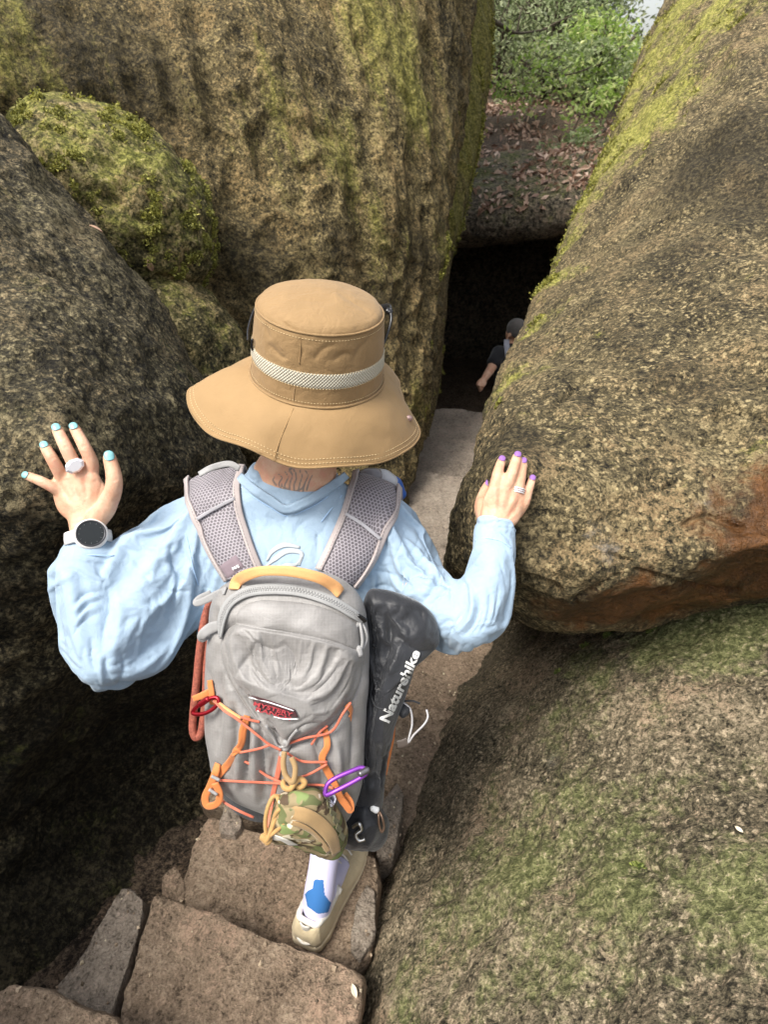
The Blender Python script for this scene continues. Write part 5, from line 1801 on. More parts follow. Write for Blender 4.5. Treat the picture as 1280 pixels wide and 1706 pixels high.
M_ltgrey = fabric('webbing_grey', (.29, .285, .28), .6, 500, .0005, .1, .05)

def overlay(b, outline, H, edge=.002, nr=16, no=110, e1=2.2, e2=.7, spline=True, under=.004, centre=None):
    """padded panel laid over surface b inside a pixel outline"""
    o = np.asarray(outline, float)
    oc = resample(curve_pts(o, 400, True) if spline else o, no, True)
    c = np.array(centre, float) if centre is not None else oc.mean(0)
    rows = []
    last = [None]
    def cast(q, off):
        out = []
        for x, y in q:
            h, n = ray(b, x, y)
            if h is None:
                d = last[0] if last[0] else .9
                h = P(x, y, d)
            last[0] = (h - CAM) @ FWD
            vd = CAM - h
            vd /= np.linalg.norm(vd)
            out.append(h + vd * off)
        return np.array(out)
    rows.append(cast(oc, -under))
    for k in range(nr, 0, -1):
        r = k / nr
        rows.append(cast(c + (oc - c) * r, edge + H * max(0, 1 - r ** e1) ** e2))
    cen = cast(c[None], edge + H)
    V = np.vstack(rows + [cen])
    F = grid_faces(len(rows), no, True)
    k = (len(rows) - 1) * no
    F += [(k + j, k + (j + 1) % no, len(V) - 1) for j in range(no)]
    return V, F

POCK = [(392, 1040), (432, 1046), (490, 1055), (550, 1068), (598, 1086), (604, 1110), (594, 1150), (570, 1190), (530, 1222), (492, 1240), (470, 1244), (445, 1222), (410, 1180), (380, 1130), (368, 1090), (372, 1060)]
OUT = [(372, 975), (420, 952), (490, 946), (560, 960), (598, 990), (613, 1045), (615, 1120), (608, 1220), (600, 1320), (565, 1380), (500, 1388), (440, 1358), (385, 1332), (357, 1300), (344, 1240), (340, 1150), (346, 1060), (352, 1005)]
v, f = pillow(OUT, .905, 0, .00006, .065, .095, 70, 240, 2.6, .55)
pk = fix_normals(mesh_from('backpack', v, f))
folds(pk, [
    ([(385, 1170), (388, 1230), (378, 1290)], 5, 0.0150, 'v'), ([(412, 1200), (410, 1260), (408, 1320)], 4, 0.0150, 'v'), ([(432, 1215), (436, 1270), (440, 1340)], 5, 0.0150, 'v'),
    ([(365, 1120), (362, 1200), (360, 1260)], 7, 0.0105, 'v'), ([(400, 1200), (398, 1260), (394, 1320)], 5, .007, 'r'), ([(422, 1205), (423, 1270), (425, 1340)], 5, .006, 'r'),
    ([(460, 1255), (450, 1300), (448, 1350)], 5, 0.0105, 'v'), ([(520, 1230), (535, 1290), (530, 1330)], 6, 0.0090, 'v'), ([(560, 1230), (565, 1280), (560, 1330)], 6, .007, 'r'), ([(585, 1160), (590, 1220), (585, 1290)], 6, 0.0090, 'v'),
    ([(362, 1010), (358, 1040), (362, 1070)], 5, 0.0090, 'v'), ([(372, 1075), (372, 1110), (385, 1150)], 5, 0.0120, 'v'), ([(362, 1060), (375, 1120), (400, 1170)], 6, .005, 'r'),
    ([(345, 1110), (352, 1160), (350, 1220)], 6, 0.0075, 'v'), ([(498, 1262), (512, 1300), (505, 1340)], 7, 0.0075, 'v'), ([(400, 975), (440, 968), (500, 972), (560, 990)], 7, 0.0045, 'v'),
    (POCK[-6:] + POCK[:2], 6, .014, 'v'), (POCK[4:12], 6, .014, 'v'), (POCK[8:14], 6, .012, 'v'),
])
v = verts_of(pk); nn = norms_of(pk)
set_verts(pk, v + nn * (.0016 * pnoise(v / .05, 81) + .0006 * pnoise(v / .02, 82))[:, None])
pack = obj('backpack', pk, M_pack, label='grey hiking backpack with orange straps and cord worn on the back of the hiker', category='backpack')
pb = bvh_of(pk)

# front pocket: tear-shaped stuffed panel
v, f = overlay(pb, POCK, .024, .003, 60, 260, 4.5, .5)
fp = fix_normals(mesh_from('front_pocket', v, f))
v = verts_of(fp)
rr = np.repeat(np.concatenate(([1.0], np.arange(60, 0, -1) / 60)), 260)
rr = np.concatenate((rr, [0.0]))
top_y = np.clip((1100 - project(v)[:, 1]) / 60, 0, 1)
pw = np.clip((rr - .90) / .06, 0, 1)
PATCH = [(418, 1158), (450, 1167), (491, 1182), (497, 1195), (468, 1194), (426, 1182)]
pd_, _, _ = seg_dist(project(v)[:, :2], np.array([(420, 1168), (458, 1180), (495, 1190)], float))
pw = np.maximum(pw, np.clip((30 - pd_) / 12, 0, 1))
fp = cloth_sim(fp, None, pw, np.clip((1 - rr) * 4, 0, 1), 0.0, -.03, 16, .25, 14.0, 30.0, 5, .4, 'front_pocket')
folds(fp, [
    ([(428, 1066), (415, 1092), (388, 1128)], 9, 0.0066, 'v'), ([(470, 1068), (488, 1092), (496, 1128)], 10, 0.0054, 'v'), ([(422, 1068), (452, 1082), (474, 1076)], 7, 0.0036, 'v'),
    ([(594, 1104), (580, 1145), (545, 1190)], 8, 0.0060, 'v'), ([(566, 1098), (556, 1130), (530, 1165)], 12, 0.0036, 'r'), ([(392, 1138), (418, 1170), (440, 1215)], 7, 0.0060, 'v'),
    ([(540, 1205), (505, 1212), (472, 1240)], 5, 0.0060, 'v'), ([(445, 1198), (458, 1220), (470, 1242)], 5, 0.0060, 'v'), ([(524, 1190), (495, 1205), (470, 1212)], 5, 0.0030, 'v'),
    ([(455, 1100), (448, 1135), (455, 1160)], 16, 0.0036, 'r'), ([(510, 1090), (520, 1130), (515, 1165)], 16, 0.0030, 'r'), ([(405, 1085), (402, 1120), (412, 1150)], 9, 0.0030, 'r'),
])
v = verts_of(fp); nn = norms_of(fp)
set_verts(fp, v + nn * (.0014 * pnoise(v / .05, 83) + .0005 * pnoise(v / .02, 84))[:, None])
fpo = obj('front_pocket', fp, M_pack, pack)
fb = bvh_of(fp)
# lid panel between zipper and pocket edge
v, f = overlay(pb, [(405, 1010), (440, 1000), (500, 1004), (555, 1018), (592, 1042), (600, 1082), (550, 1070), (490, 1058), (430, 1050), (392, 1044)], .008, .004, 16, 160, 2.4, .6)
lid = fix_normals(mesh_from('lid_panel', v, f))
nn = norms_of(lid); v = verts_of(lid)
set_verts(lid, v + nn * (.0018 * pnoise(v / .03, 85))[:, None])
lido = obj('lid_panel', lid, M_pack, pack)
lb = bvh_of(lid)
def best(pts, off, dflt=.86):
    """lay on whichever pack surface lies nearest the viewer"""
    out, nr_ = [], []
    for p in pts:
        c = None
        if len(p) > 2:
            out.append(P(*p)); nr_.append(-FWD); continue
        for t in (pb, fb, lb):
            h, n = ray(t, p[0], p[1])
            if h is not None and (c is None or np.linalg.norm(h - CAM) < np.linalg.norm(c[0] - CAM)):
                c = (h, n if n @ (CAM - h) > 0 else -n)
        if c is None:
            c = (P(p[0], p[1], dflt), -FWD)
        out.append(c[0] + c[1] * off); nr_.append(c[1])
    return np.array(out), np.array(nr_)
def rib(pts, wpx, mat, par, name, off=.001, th=.002, d=.86):
    a, n = best(pts, off)
    v, f = ribbon(a, n, [k / 950 * d for k in wpx] if not np.isscalar(wpx) else wpx / 950 * d, th)
    return obj(name, mesh_from(name, v, f), mat, par)
def crd(pts, r, mat, par, name, off=None, n=None):
    a, _ = best(pts, r * .8 if off is None else off)
    v, f = tube(a, r, 10, n)
    return obj(name, mesh_from(name, v, f), mat, par)

# zipper: tape and teeth over an arch, two cord pulls
ZIP = [(371, 1062), (373, 1030), (385, 1005), (412, 988), (450, 983), (500, 987), (550, 1002), (585, 1022), (600, 1034)]
zt = rib(ZIP, [16, 17, 18, 19, 19, 19, 18, 16, 12], M_tape, pack, 'zipper', .003, .003)
a, n_ = best(ZIP, .0065)
tw = curve_pts(a, 170)
tn = curve_pts(n_, 170)
teeth = []
for i in range(1, 169):
    t = tw[i + 1] - tw[i - 1]
    t /= np.linalg.norm(t)
    s = np.cross(tn[i], t); s /= np.linalg.norm(s)
    k = .0016 if i % 2 else -.0016
    teeth.append(tube([tw[i] + s * (k - .0018), tw[i] + s * (k + .0018)], .0008, 4, 2))
v, f = merge(teeth)
obj('zipper_teeth', mesh_from('zipper_teeth', v, f), M_ltgrey, zt)
v, f = loft([(best([(592, 1026)], .006)[0][0], .005, .003), (best([(601, 1034)], .006)[0][0], .006, .004)], 10, 6)
obj('slider', mesh_from('slider', v, f), M_dark, zt)
crd([(597, 1032), (602, 1050, .862), (604, 1070, .862), (600, 1086, .864), (594, 1070, .862), (593, 1050, .862), (597, 1034)], .0024, M_ltgrey, pack, 'zip_pull')
crd([(600, 1036), (609, 1050, .868), (611, 1066, .87), (604, 1082, .866)], .0022, M_ltgrey, pack, 'zip_pull')
v, f = loft([(P(598, 1080, .862), .0055, .005), (P(599, 1090, .862), .006, .005)], 12, 8)
obj('cord_knot', mesh_from('cord_knot', v, f), M_ltgrey, pack)
# fold line of the pocket's upper edge
crd([(394, 1041), (440, 1047), (500, 1057), (555, 1069), (598, 1086)], .0018, M_pack, pack, 'seam')
# haul handle
rib([(392, 984), (396, 968, .872), (412, 958, .852), (440, 951, .842), (485, 952, .838), (530, 962, .842), (556, 976, .855), (566, 990)], [21, 21, 19, 16, 17, 18, 20, 20], M_peach, pack, 'haul_handle', .003, .0026)
# compression loops on the left
rib([(378, 985), (358, 992, .90), (335, 1003, .905), (326, 1004, .91), (334, 996, .915), (352, 988, .92)], [14, 14, 12, 11, 12, 12], M_ltgrey, pack, 'side_loop', .002, .002)
rib([(371, 1040), (352, 1046, .875), (338, 1056, .875), (336, 1064, .88), (345, 1058, .89), (360, 1046, .895)], [16, 19, 16, 13, 14, 14], M_ltgrey, pack, 'side_loop', .002, .002)
# woven size tag
v, f = ribbon(np.array([P(372, 954, .915), P(400, 934, .912)]), np.array([-FWD, -FWD]), .024, .0016, 6)
M_tag = fabric('tag_mauve', (.22, .17, .19), .7)
tag_o = obj('size_tag', mesh_from('size_tag', v, f), M_tag, pack)

# text helper: flat lettering bent over a surface
def text_on(b, s, p0, p1, hpx, mat, par, name='lettering', off=.001, bold=0.0, side=1, thick=.0006, fixed_d=None, slant=0.0):
    cu = bpy.data.curves.new('txt', 'FONT')
    cu.body = s
    cu.size = 1.0
    cu.offset = bold
    cu.resolution_u = 4
    o = bpy.data.objects.new('txt', cu)
    COL.objects.link(o)
    bpy.context.view_layer.update()
    me = bpy.data.meshes.new_from_object(o.evaluated_get(bpy.context.evaluated_depsgraph_get()))
    bpy.data.objects.remove(o)
    bpy.data.curves.remove(cu)
    bm = bmesh.new()
    bm.from_mesh(me)
    bmesh.ops.triangulate(bm, faces=bm.faces)
    bmesh.ops.subdivide_edges(bm, edges=[e for e in bm.edges if e.calc_length() > .12], cuts=2)
    bmesh.ops.triangulate(bm, faces=bm.faces)
    bm.to_mesh(me)
    bm.free()
    v = verts_of(me)
    x0, x1 = v[:, 0].min(), v[:, 0].max()
    p0, p1 = np.array(p0, float), np.array(p1, float)
    ax = p1 - p0
    up = np.array((ax[1], -ax[0])) / np.linalg.norm(ax) * side
    out = []
    for x, y, _ in v:
        q = p0 + ax * ((x - x0) / (x1 - x0)) + up * (y * hpx / .7) + ax / np.linalg.norm(ax) * slant * y * hpx
        if fixed_d is not None:
            out.append(P(q[0], q[1], fixed_d)); continue
        h, n = ray(b, *q)
        if h is None:
            loc, n2, _, _ = b.find_nearest(Vector(P(q[0], q[1], .86)))
            h, n = np.array(loc), np.array(n2)
        n = n if n @ (CAM - h) > 0 else -n
        out.append(h + n * off)
    set_verts(me, np.array(out))
    me = apply_mods(fix_normals(me), [('SOLIDIFY', dict(thickness=thick, offset=0))], name)
    me.polygons.foreach_set('use_smooth', [False] * len(me.polygons))
    return obj(name, me, mat, par)
M_white = plain('print_white', (.80, .80, .79), .6)
text_on(None, 'M/S', (388, 950), (399, 945), 5, M_white, tag_o, fixed_d=.9085, bold=.02)

# maker's patch: dark red with pale edges
PATCH = [(418, 1158), (450, 1167), (491, 1182), (497, 1195), (468, 1194), (426, 1182)]
v, f = overlay(fb, PATCH, .0004, .0034, 10, 120, 4, .5, spline=False, under=.0)
M_patch = fabric('patch_red', (.055, .018, .02), .7)
pa = obj('badge', fix_normals(mesh_from('badge', v, f)), M_patch, pack)
def on_pocket(pts, off):
    return on_surf(fb, pts, off)[0]
for l in ([(418, 1159), (450, 1168), (490, 1182)], [(426, 1182), (468, 1194), (497, 1195)]):
    v, f = tube(on_pocket(l, .0042), .0009, 6)
    obj('edge_line', mesh_from('edge_line', v, f), M_white, pa)
M_pred = plain('patch_letters', (.42, .05, .06), .7)
text_on(fb, 'MYSTERY', (426, 1172), (487, 1191), 6, M_pred, pa, off=.0046, bold=.015)
text_on(fb, 'RANCH', (430, 1181), (484, 1197.5), 6, M_pred, pa, off=.0046, bold=.015)

# shoulder straps
Mx = Mat('strap_mesh')
ua, ub = Mx.attr('ua'), Mx.attr('ub')
def hexdots(M, x, y, p):
    def lat(ox, oy):
        fx = M.math('SUBTRACT', M.math('FRACT', M.math('ADD', M.math('DIVIDE', x, p), ox)), .5)
        fy = M.math('SUBTRACT', M.math('FRACT', M.math('ADD', M.math('DIVIDE', y, p * 1.732), oy)), .5)
        fy = M.math('MULTIPLY', fy, 1.732)
        return M.math('SQRT', M.math('ADD', M.math('MULTIPLY', fx, fx), M.math('MULTIPLY', fy, fy)))
    return M.math('MINIMUM', lat(0, 0), lat(.5, .5))
hx = hexdots(Mx, ua, ub, .0066)
dot = Mx.rng(hx, .30, .42)
Mx.done(Mx.mix(dot, (.115, .10, .112), (.33, .30, .325)), .6, Mx.bump(dot, .0016, 1.0), Sheen_Weight=.2)
M_bind = fabric('strap_binding', (.40, .345, .33), .65, 500, .0005, .15, .05)
M_bar = fabric('strap_bar', (.36, .35, .37), .6)
def strap(outer, inner, tail):
    m = 60
    O, I = curve_pts(np.array(outer, float), m), curve_pts(np.array(inner, float), m)
    k = 15
    rows, A, B = [], [], []
    lastd = []
    for i in range(m):
        q = [tuple(O[i] + (I[i] - O[i]) * j / (k - 1)) for j in range(k)]
        base, nn = [], []
        for j, (x, y) in enumerate(q):
            h, nv = ray(sb, x, y)
            if h is None and i:
                dj, nv = lastd[j]
                dj += .003
                h = P(x, y, dj)
            elif h is None:
                h, nv = P(x, y, .98), -FWD
            if nv @ (CAM - h) < 0:
                nv = -nv
            if len(lastd) <= j:
                lastd.append(None)
            lastd[j] = ((h - CAM) @ FWD, nv)
            base.append(h); nn.append(nv)
        row = []
        for j in range(k):
            e = abs(j / (k - 1) * 2 - 1)
            row.append(base[j] + nn[j] * (.003 + .0095 * (1 - e ** 4)))
        row = np.array(row)
        rows.append(row)
    rows = np.array(rows)
    # relax so that the padding bridges the wrinkles below it
    for _ in range(14):
        sm = rows.copy()
        sm[1:-1] = rows[1:-1] * .4 + (rows[:-2] + rows[2:]) * .3
        rows = sm
    ext = []
    for t in tail:
        ext.append(rows[-1] + np.array(t))
    rows = np.concatenate((rows, np.array(ext)))
    n = len(rows)
    ln = np.concatenate(([0], np.cumsum(np.linalg.norm(np.diff(rows[:, k // 2], axis=0), axis=1))))
    for i in range(n):
        w0 = np.linalg.norm(rows[i, -1] - rows[i, 0])
        A.append(np.linspace(-.5, .5, k) * w0)
        B.append(np.full(k, ln[i]))
    me = mesh_from('shoulder_strap', rows.reshape(-1, 3), grid_faces(n, k))
    attr(me, 'ua', np.concatenate(A)); attr(me, 'ub', np.concatenate(B))
    vq, nq = verts_of(me), norms_of(me)
    if (nq[:40 * k] * (CAM - vq[:40 * k])).sum() < 0:
        me.flip_normals()
    me = apply_mods(me, [('SOLIDIFY', dict(thickness=.009, offset=-1 if True else 1))], 'shoulder_strap')
    so_ = obj('shoulder_strap', me, Mx.m, pack)
    gn = np.cross(np.gradient(rows, axis=0), np.gradient(rows, axis=1))
    gn /= np.linalg.norm(gn, axis=2)[:, :, None] + 1e-12
    if (gn[:40] * (CAM - rows[:40])).sum() < 0:
        gn = -gn
    for j in (0, k - 1):
        e = rows[:, j] + gn[:, j] * .001
        inn = rows[:, j + (1 if j == 0 else -1)]
        d = (inn - e); d /= np.linalg.norm(d, axis=1)[:, None]
        cen = e + d * .0045
        nrm = gn[:, j + (1 if j == 0 else -1)]
        v, f = ribbon(cen[::4], nrm[::4], .0125, .0042, n)
        b_ = obj('edge_binding', mesh_from('edge_binding', v, f), M_bind, so_)
        st = dashes(cen + nrm * .0045 + d * .0035, .0035, .003, .0005)
        v, f = merge(st)
        obj('stitching', mesh_from('stitching', v, f), M_packd, so_)
    return so_, rows
TAIL = [(-.001, .012, -.004), (-.002, .026, -.014), (-.003, .040, -.034), (-.004, .052, -.07), (-.006, .06, -.13)]
stl, rl = strap([(380, 968), (356, 930), (338, 895), (322, 860), (314, 830), (311, 808)], [(436, 948), (422, 915), (410, 880), (402, 845), (399, 810), (406, 786)], TAIL)
str_, rr_ = strap([(592, 978), (615, 945), (635, 910), (652, 872), (660, 845), (664, 822)], [(528, 948), (545, 915), (560, 882), (574, 848), (583, 818), (590, 796)], [(-t[0], t[1], t[2]) for t in TAIL])
for rw, so_, (a, b) in ((rl, stl, (.55, .68)), (rr_, str_, (.46, .56))):
    m = 60
    i0, i1 = int(a * m), int(b * m)
    pts = [rw[int(i0 + (i1 - i0) * t)][int(1 + 12 * (t if so_ is stl else t))] + (CAM - rw[i0][7]) * .004 for t in (0, .33, .66, 1)]
    v, f = ribbon(np.array(pts), np.array([(CAM - p) / np.linalg.norm(CAM - p) for p in pts]), .006, .0025)
    obj('webbing_bar', mesh_from('webbing_bar', v, f), M_bar, so_)
# load lifter strip over the left shoulder
a, n_ = on_surf(sb, [(398, 790), (380, 782), (352, 788), (330, 800)], .008)
v, f = ribbon(a + np.array((0, .01, .004)), n_, .010, .002)
obj('load_lifter', mesh_from('load_lifter', v, f), M_ltgrey, pack)

# orange daisy-chain webbing, left and right of the pocket
rib([(412, 1192), (404, 1215), (400, 1238), (392, 1256)], [11, 13, 12, 11], M_orange, pack, 'webbing', .003)
rib([(398, 1246), (382, 1268), (366, 1290), (360, 1300)], [13, 13, 13, 12], M_orange, pack, 'webbing', .003)
rib([(366, 1270), (358, 1290, .875), (350, 1310, .88), (342, 1328, .885), (346, 1342, .885), (362, 1338, .88), (366, 1322, .876), (358, 1304, .872)], [12, 13, 13, 13, 12, 12, 12, 12], M_orange, pack, 'webbing_loop', .003)
rib([(352, 1140), (352, 1150, .89), (338, 1158, .888), (322, 1164, .892)], [10, 12, 12, 10], M_orange, pack, 'webbing_loop', .003)
rib([(352, 1132), (355, 1155), (356, 1172)], [10, 11, 11], M_orange, pack, 'webbing', .003)
rib([(542, 1216), (545, 1240), (538, 1262), (550, 1290), (562, 1308)], [10, 11, 12, 12, 11], M_orange, pack, 'webbing', .003)
rib([(576, 1172), (582, 1186), (576, 1205, .878), (568, 1226, .878), (560, 1250, .88)], [10, 12, 13, 13, 13], M_orange, pack, 'webbing_loop', .003)
rib([(562, 1228, .876), (572, 1230, .876)], 4, M_coral, pack, 'bar_tack', .003)
rib([(562, 1310, .86), (566, 1326, .86), (576, 1340, .862), (584, 1350, .866), (584, 1336, .87), (574, 1322, .872)], [10, 12, 12, 11, 11, 10], M_orange, pack, 'webbing_loop', .003)
rib([(470, 1250), (466, 1280), (456, 1330), (448, 1378)], [7, 9, 9, 8], M_coral, pack, 'webbing', .003)
for q in ([(352, 1293, .868), (366, 1300, .868)], [(348, 1315, .872), (362, 1324, .872)]):
    v, f = tube(PA(np.array(q, float)), .0024, 8, 6)
    obj('slide_buckle', mesh_from('slide_buckle', v, f), M_ltgrey, pack)
# coral bungee laced across
LACE = [[(358, 1162), (380, 1180), (403, 1196), (425, 1222), (448, 1236), (470, 1250)], [(398, 1248), (425, 1243), (450, 1238)], [(388, 1256), (410, 1270), (440, 1284), (474, 1297)], [(365, 1293), (400, 1294), (440, 1296), (474, 1298)],
        [(480, 1252), (505, 1260), (545, 1263)], [(495, 1290), (520, 1280), (545, 1266)], [(508, 1301), (535, 1302), (560, 1306)], [(474, 1246), (510, 1228), (545, 1210), (568, 1184), (580, 1160)], [(360, 1300), (375, 1322), (395, 1342), (425, 1356)],
        [(405, 1192), (418, 1198), (428, 1206)], [(515, 1230), (535, 1222), (548, 1212)]]
for l in LACE:
    crd(l, .0019, M_coral, pack, 'bungee_cord', .010)
crd([(357, 1163), (380, 1180), (404, 1197)], .0036, M_peach, pack, 'bungee_cord', .005)
# cord lock and grey drawcord under the pocket
crd([(446, 1205), (455, 1225), (466, 1240), (478, 1240), (486, 1226), (494, 1212)], .0022, M_ltgrey, pack, 'drawcord', .004)
v, f = loft([(best([(476, 1234)], .004)[0][0], .006, .005), (best([(477, 1246)], .005)[0][0], .007, .006), (best([(470, 1256)], .004)[0][0], .004, .004)], 12, 14)
obj('cord_lock', mesh_from('cord_lock', v, f), M_ltgrey, pack)
# orange strip down the far right side
v, f = ribbon(PA(np.array([(655, 1180, .99), (648, 1230, .99), (640, 1290, .99)], float)), np.array([-FWD] * 3), [.012, .02, .01], .002)
obj('side_webbing', mesh_from('side_webbing', v, f), M_orange, pack)
# ------------------------------------------------------------------ coiled rope and red carabiner on the left
M_rope = Mat('rope_rust')
c = M_rope.objc()
n1 = M_rope.noise(c, 260, 3, .6)
M_rope.done(M_rope.ramp(n1, [(.3, (.16, .04, .025)), (.7, (.36, .10, .06))]), .75, M_rope.bump(n1, .0012))
v, f = tube(PA(np.array([(352, 1000, .95), (341, 1030, .935), (333, 1080, .93), (327, 1140, .93), (322, 1190, .93), (321, 1215, .93), (326, 1228, .93), (334, 1222, .93), (339, 1195, .93), (343, 1150, .93), (344, 1100, .935), (347, 1050, .94), (356, 1010, .955)], float)), .0064, 12, 150, True)
obj('climbing_rope', mesh_from('climbing_rope', v, f), M_rope.m, label='rust red rope loop hanging down the left side of the backpack', category='rope')
def carabiner(pts, r, mat, label, gate=None, gmat=None):
    w_ = PA(np.array(pts, float))
    root = empty('carabiner', label=label, category='carabiner')
    v, f = tube(w_, r, 10, 90, True)
    obj('body', mesh_from('body', v, f), mat, root)
    if gate:
        v, f = loft([(P(*g), r * 1.5, r * 1.5) for g in gate], 12, 12)
        obj('gate_sleeve', mesh_from('gate_sleeve', v, f), gmat, root)
M_redm = plain('red_metal', (.30, .012, .02), .3, .7)
M_purm = plain('purple_metal', (.24, .06, .40), .35, .6)
carabiner([(321, 1186, .88), (332, 1174, .875), (346, 1165, .872), (360, 1162, .87), (364, 1169, .868), (356, 1180, .868), (342, 1188, .87), (328, 1190, .875)], .0032, M_redm, 'small dark red carabiner clipped where the rope meets the backpack', [(334, 1173, .874), (346, 1165, .871)], M_redm)
carabiner([(543, 1324, .83), (561, 1317, .828), (602, 1295, .835), (611, 1285, .84), (602, 1279, .842), (582, 1286, .838), (558, 1297, .834), (545, 1308, .832)], .0034, M_purm, 'purple carabiner on the lower right of the backpack beside the camouflage pouch', [(601, 1289, .834), (612, 1283, .838)], plain('dull_metal', (.16, .15, .16), .35, .8))

# ------------------------------------------------------------------ black stuff sack on the right side
SACK = [(613, 988), (640, 984), (680, 996), (712, 1018), (728, 1045), (729, 1072), (712, 1092), (694, 1106), (682, 1140), (668, 1180), (656, 1215), (646, 1260), (640, 1310), (632, 1350), (608, 1352), (590, 1330), (590, 1260), (600, 1190), (604, 1110), (604, 1040)]
v, f = pillow(SACK, .955, 0.0, .00008, .055, .06, 50, 220, 2.2, .6)
me = fix_normals(mesh_from('stuff_sack', v, f))
pj = project(verts_of(me))
pw = np.clip(np.maximum((1012 - pj[:, 1]) / 20, (pj[:, 1] - 1310) / 20), 0, 1)
pw = np.maximum(pw, (pj[:, 2] > .97).astype(float))
td_, _, _ = seg_dist(pj[:, :2], np.array([(640, 1210), (694, 1086)], float))
pw = np.maximum(pw, np.clip((34 - td_) / 14, 0, 1))
me = cloth_sim(me, None, pw, np.ones(len(pj)), -.02, -.05, 16, .3, 6.0, 30.0, 5, .5, 'stuff_sack')
folds(me, [
    ([(630, 1010), (622, 1050), (625, 1100)], 8, .010, 'v'), ([(645, 1020), (650, 1060), (640, 1110)], 9, .008, 'v'), ([(640, 1015), (636, 1060), (632, 1110)], 8, .006, 'r'), ([(660, 1060), (700, 1085), (722, 1080)], 10, .010, 'v'),
    ([(690, 1010), (705, 1035), (700, 1060)], 8, .005, 'v'), ([(650, 1000), (690, 1030), (720, 1060)], 16, .008, 'r'), ([(625, 1130), (615, 1180), (612, 1240)], 7, .009, 'v'), ([(634, 1120), (624, 1170), (616, 1230)], 8, .006, 'v'),
    ([(632, 1240), (625, 1290), (618, 1330)], 6, .007, 'v'), ([(605, 1260), (606, 1300), (612, 1340)], 6, .007, 'v'),
])
v = verts_of(me); nn = norms_of(me)
set_verts(me, v + nn * (.002 * (1 - 2 * np.abs(pnoise(v / (.05, .05, .09), 91))))[:, None])
M_sack = fabric('sack_black', (.019, .020, .023), .42, 900, .0003, .25, .25, .003, 40)
sack = obj('stuff_sack', me, M_sack, label='long black stuff sack with white lettering strapped to the right of the backpack', category='bag')
kb = bvh_of(me)
M_pt = plain('bag_print', (.62, .62, .60), .7, 0, .002, 350)
text_on(kb, 'Naturehike', (646, 1204), (699, 1088), 15, M_pt, sack, off=.0022, bold=.03, slant=.12)
a, _ = on_surf(kb, [(604, 1135), (616, 1150), (628, 1175), (645, 1182)], .003)
v, f = tube(a, .0016, 8); obj('drawcord', mesh_from('drawcord', v, f), M_black, sack)
M_cordg = plain('cord_grey', (.34, .33, .33), .4, .2)
v, f = tube(PA(np.array([(672, 1170, .955), (684, 1182, .95), (687, 1205, .945), (682, 1228, .94), (680, 1238, .94), (690, 1224, .94), (706, 1208, .94), (713, 1195, .945), (711, 1182, .95)], float)), .0020, 8, 70)
obj('drawcord', mesh_from('drawcord', v, f), M_cordg, sack)
v, f = tube(PA(np.array([(672, 1168, .955), (688, 1168, .95), (700, 1172, .95)], float)), .0018, 8, 20)
obj('drawcord', mesh_from('drawcord', v, f), M_black, sack)
v, f = loft([S(664, 1176, .955, .010, .006), S(676, 1186, .95, .012, .007)], 10, 8)
obj('cord_lock', mesh_from('cord_lock', v, f), M_black, sack)
v, f = ribbon(PA(np.array([(662, 1240, .94), (672, 1238, .94), (680, 1234, .94)], float)), np.array([-FWD] * 3), .014, .002)
obj('cord_tab', mesh_from('cord_tab', v, f), plain('brown_tab', (.06, .045, .035), .6), sack)
# lower black bag of gear hanging under the sack
BAG = [(590, 1335), (612, 1330), (632, 1345), (645, 1372), (640, 1400), (622, 1415), (590, 1414), (572, 1405), (566, 1370), (574, 1345)]
v, f = pillow(BAG, .985, 0, 0, .035, .05, 24, 120, 2.2, .6)
me = fix_normals(mesh_from('gear_bag', v, f))
v = verts_of(me); nn = norms_of(me)
set_verts(me, v + nn * (.004 * (1 - 2 * np.abs(pnoise(v / .04, 95))))[:, None])
gb = obj('gear_bag', me, M_sack, label='small black bag with metal hooks hanging beneath the black stuff sack', category='bag')
for pts in ([(588, 1378, .945), (598, 1372, .94), (602, 1382, .94), (593, 1390, .94), (598, 1400, .94), (608, 1398, .94)], ):
    v, f = tube(PA(np.array(pts, float)), .0030, 8, 40); obj('hook', mesh_from('hook', v, f), M_steel, gb)
v, f = tube(PA(np.array([(632, 1352, .955), (637, 1362, .95), (640, 1378, .95), (636, 1386, .95), (632, 1374, .95), (631, 1360, .95)], float)), .0022, 8, 40, True)
obj('clip', mesh_from('clip', v, f), plain('brown_metal', (.20, .13, .09), .35, .7), gb)
v, f = loft([S(622, 1346, .955, .006, .006), S(627, 1349, .955, .006, .006)], 12, 6); obj('stopper', mesh_from('stopper', v, f), M_white, gb)

# ------------------------------------------------------------------ camouflage pouch
Mc = Mat('camo_cloth')
c = Mc.objc()
cs = Mc.node('Mapping', Vector=c, Scale=(1, 1, 1.7)).outputs[0]
col = (.30, .235, .125)
col = Mc.mix(Mc.rng(Mc.noise(cs, 26, 2, .5, .6), .52, .56), col, (.12, .135, .05))
col = Mc.mix(Mc.rng(Mc.noise(Mc.node('Mapping', Vector=cs, Location=(3, 5, 1)).outputs[0], 30, 2, .5, .6), .57, .60), col, (.085, .055, .03))
col = Mc.mix(Mc.rng(Mc.noise(Mc.node('Mapping', Vector=cs, Location=(7, 1, 4)).outputs[0], 34, 2, .5, .5), .60, .63), col, (.62, .55, .40))
col = Mc.mix(Mc.rng(Mc.noise(Mc.node('Mapping', Vector=cs, Location=(1, 8, 2)).outputs[0], 24, 2, .5, .5), .60, .64), col, (.20, .26, .09))
Mc.done(col, .75, Mc.bump(Mc.noise(c, 800, 2, .5), .0005))
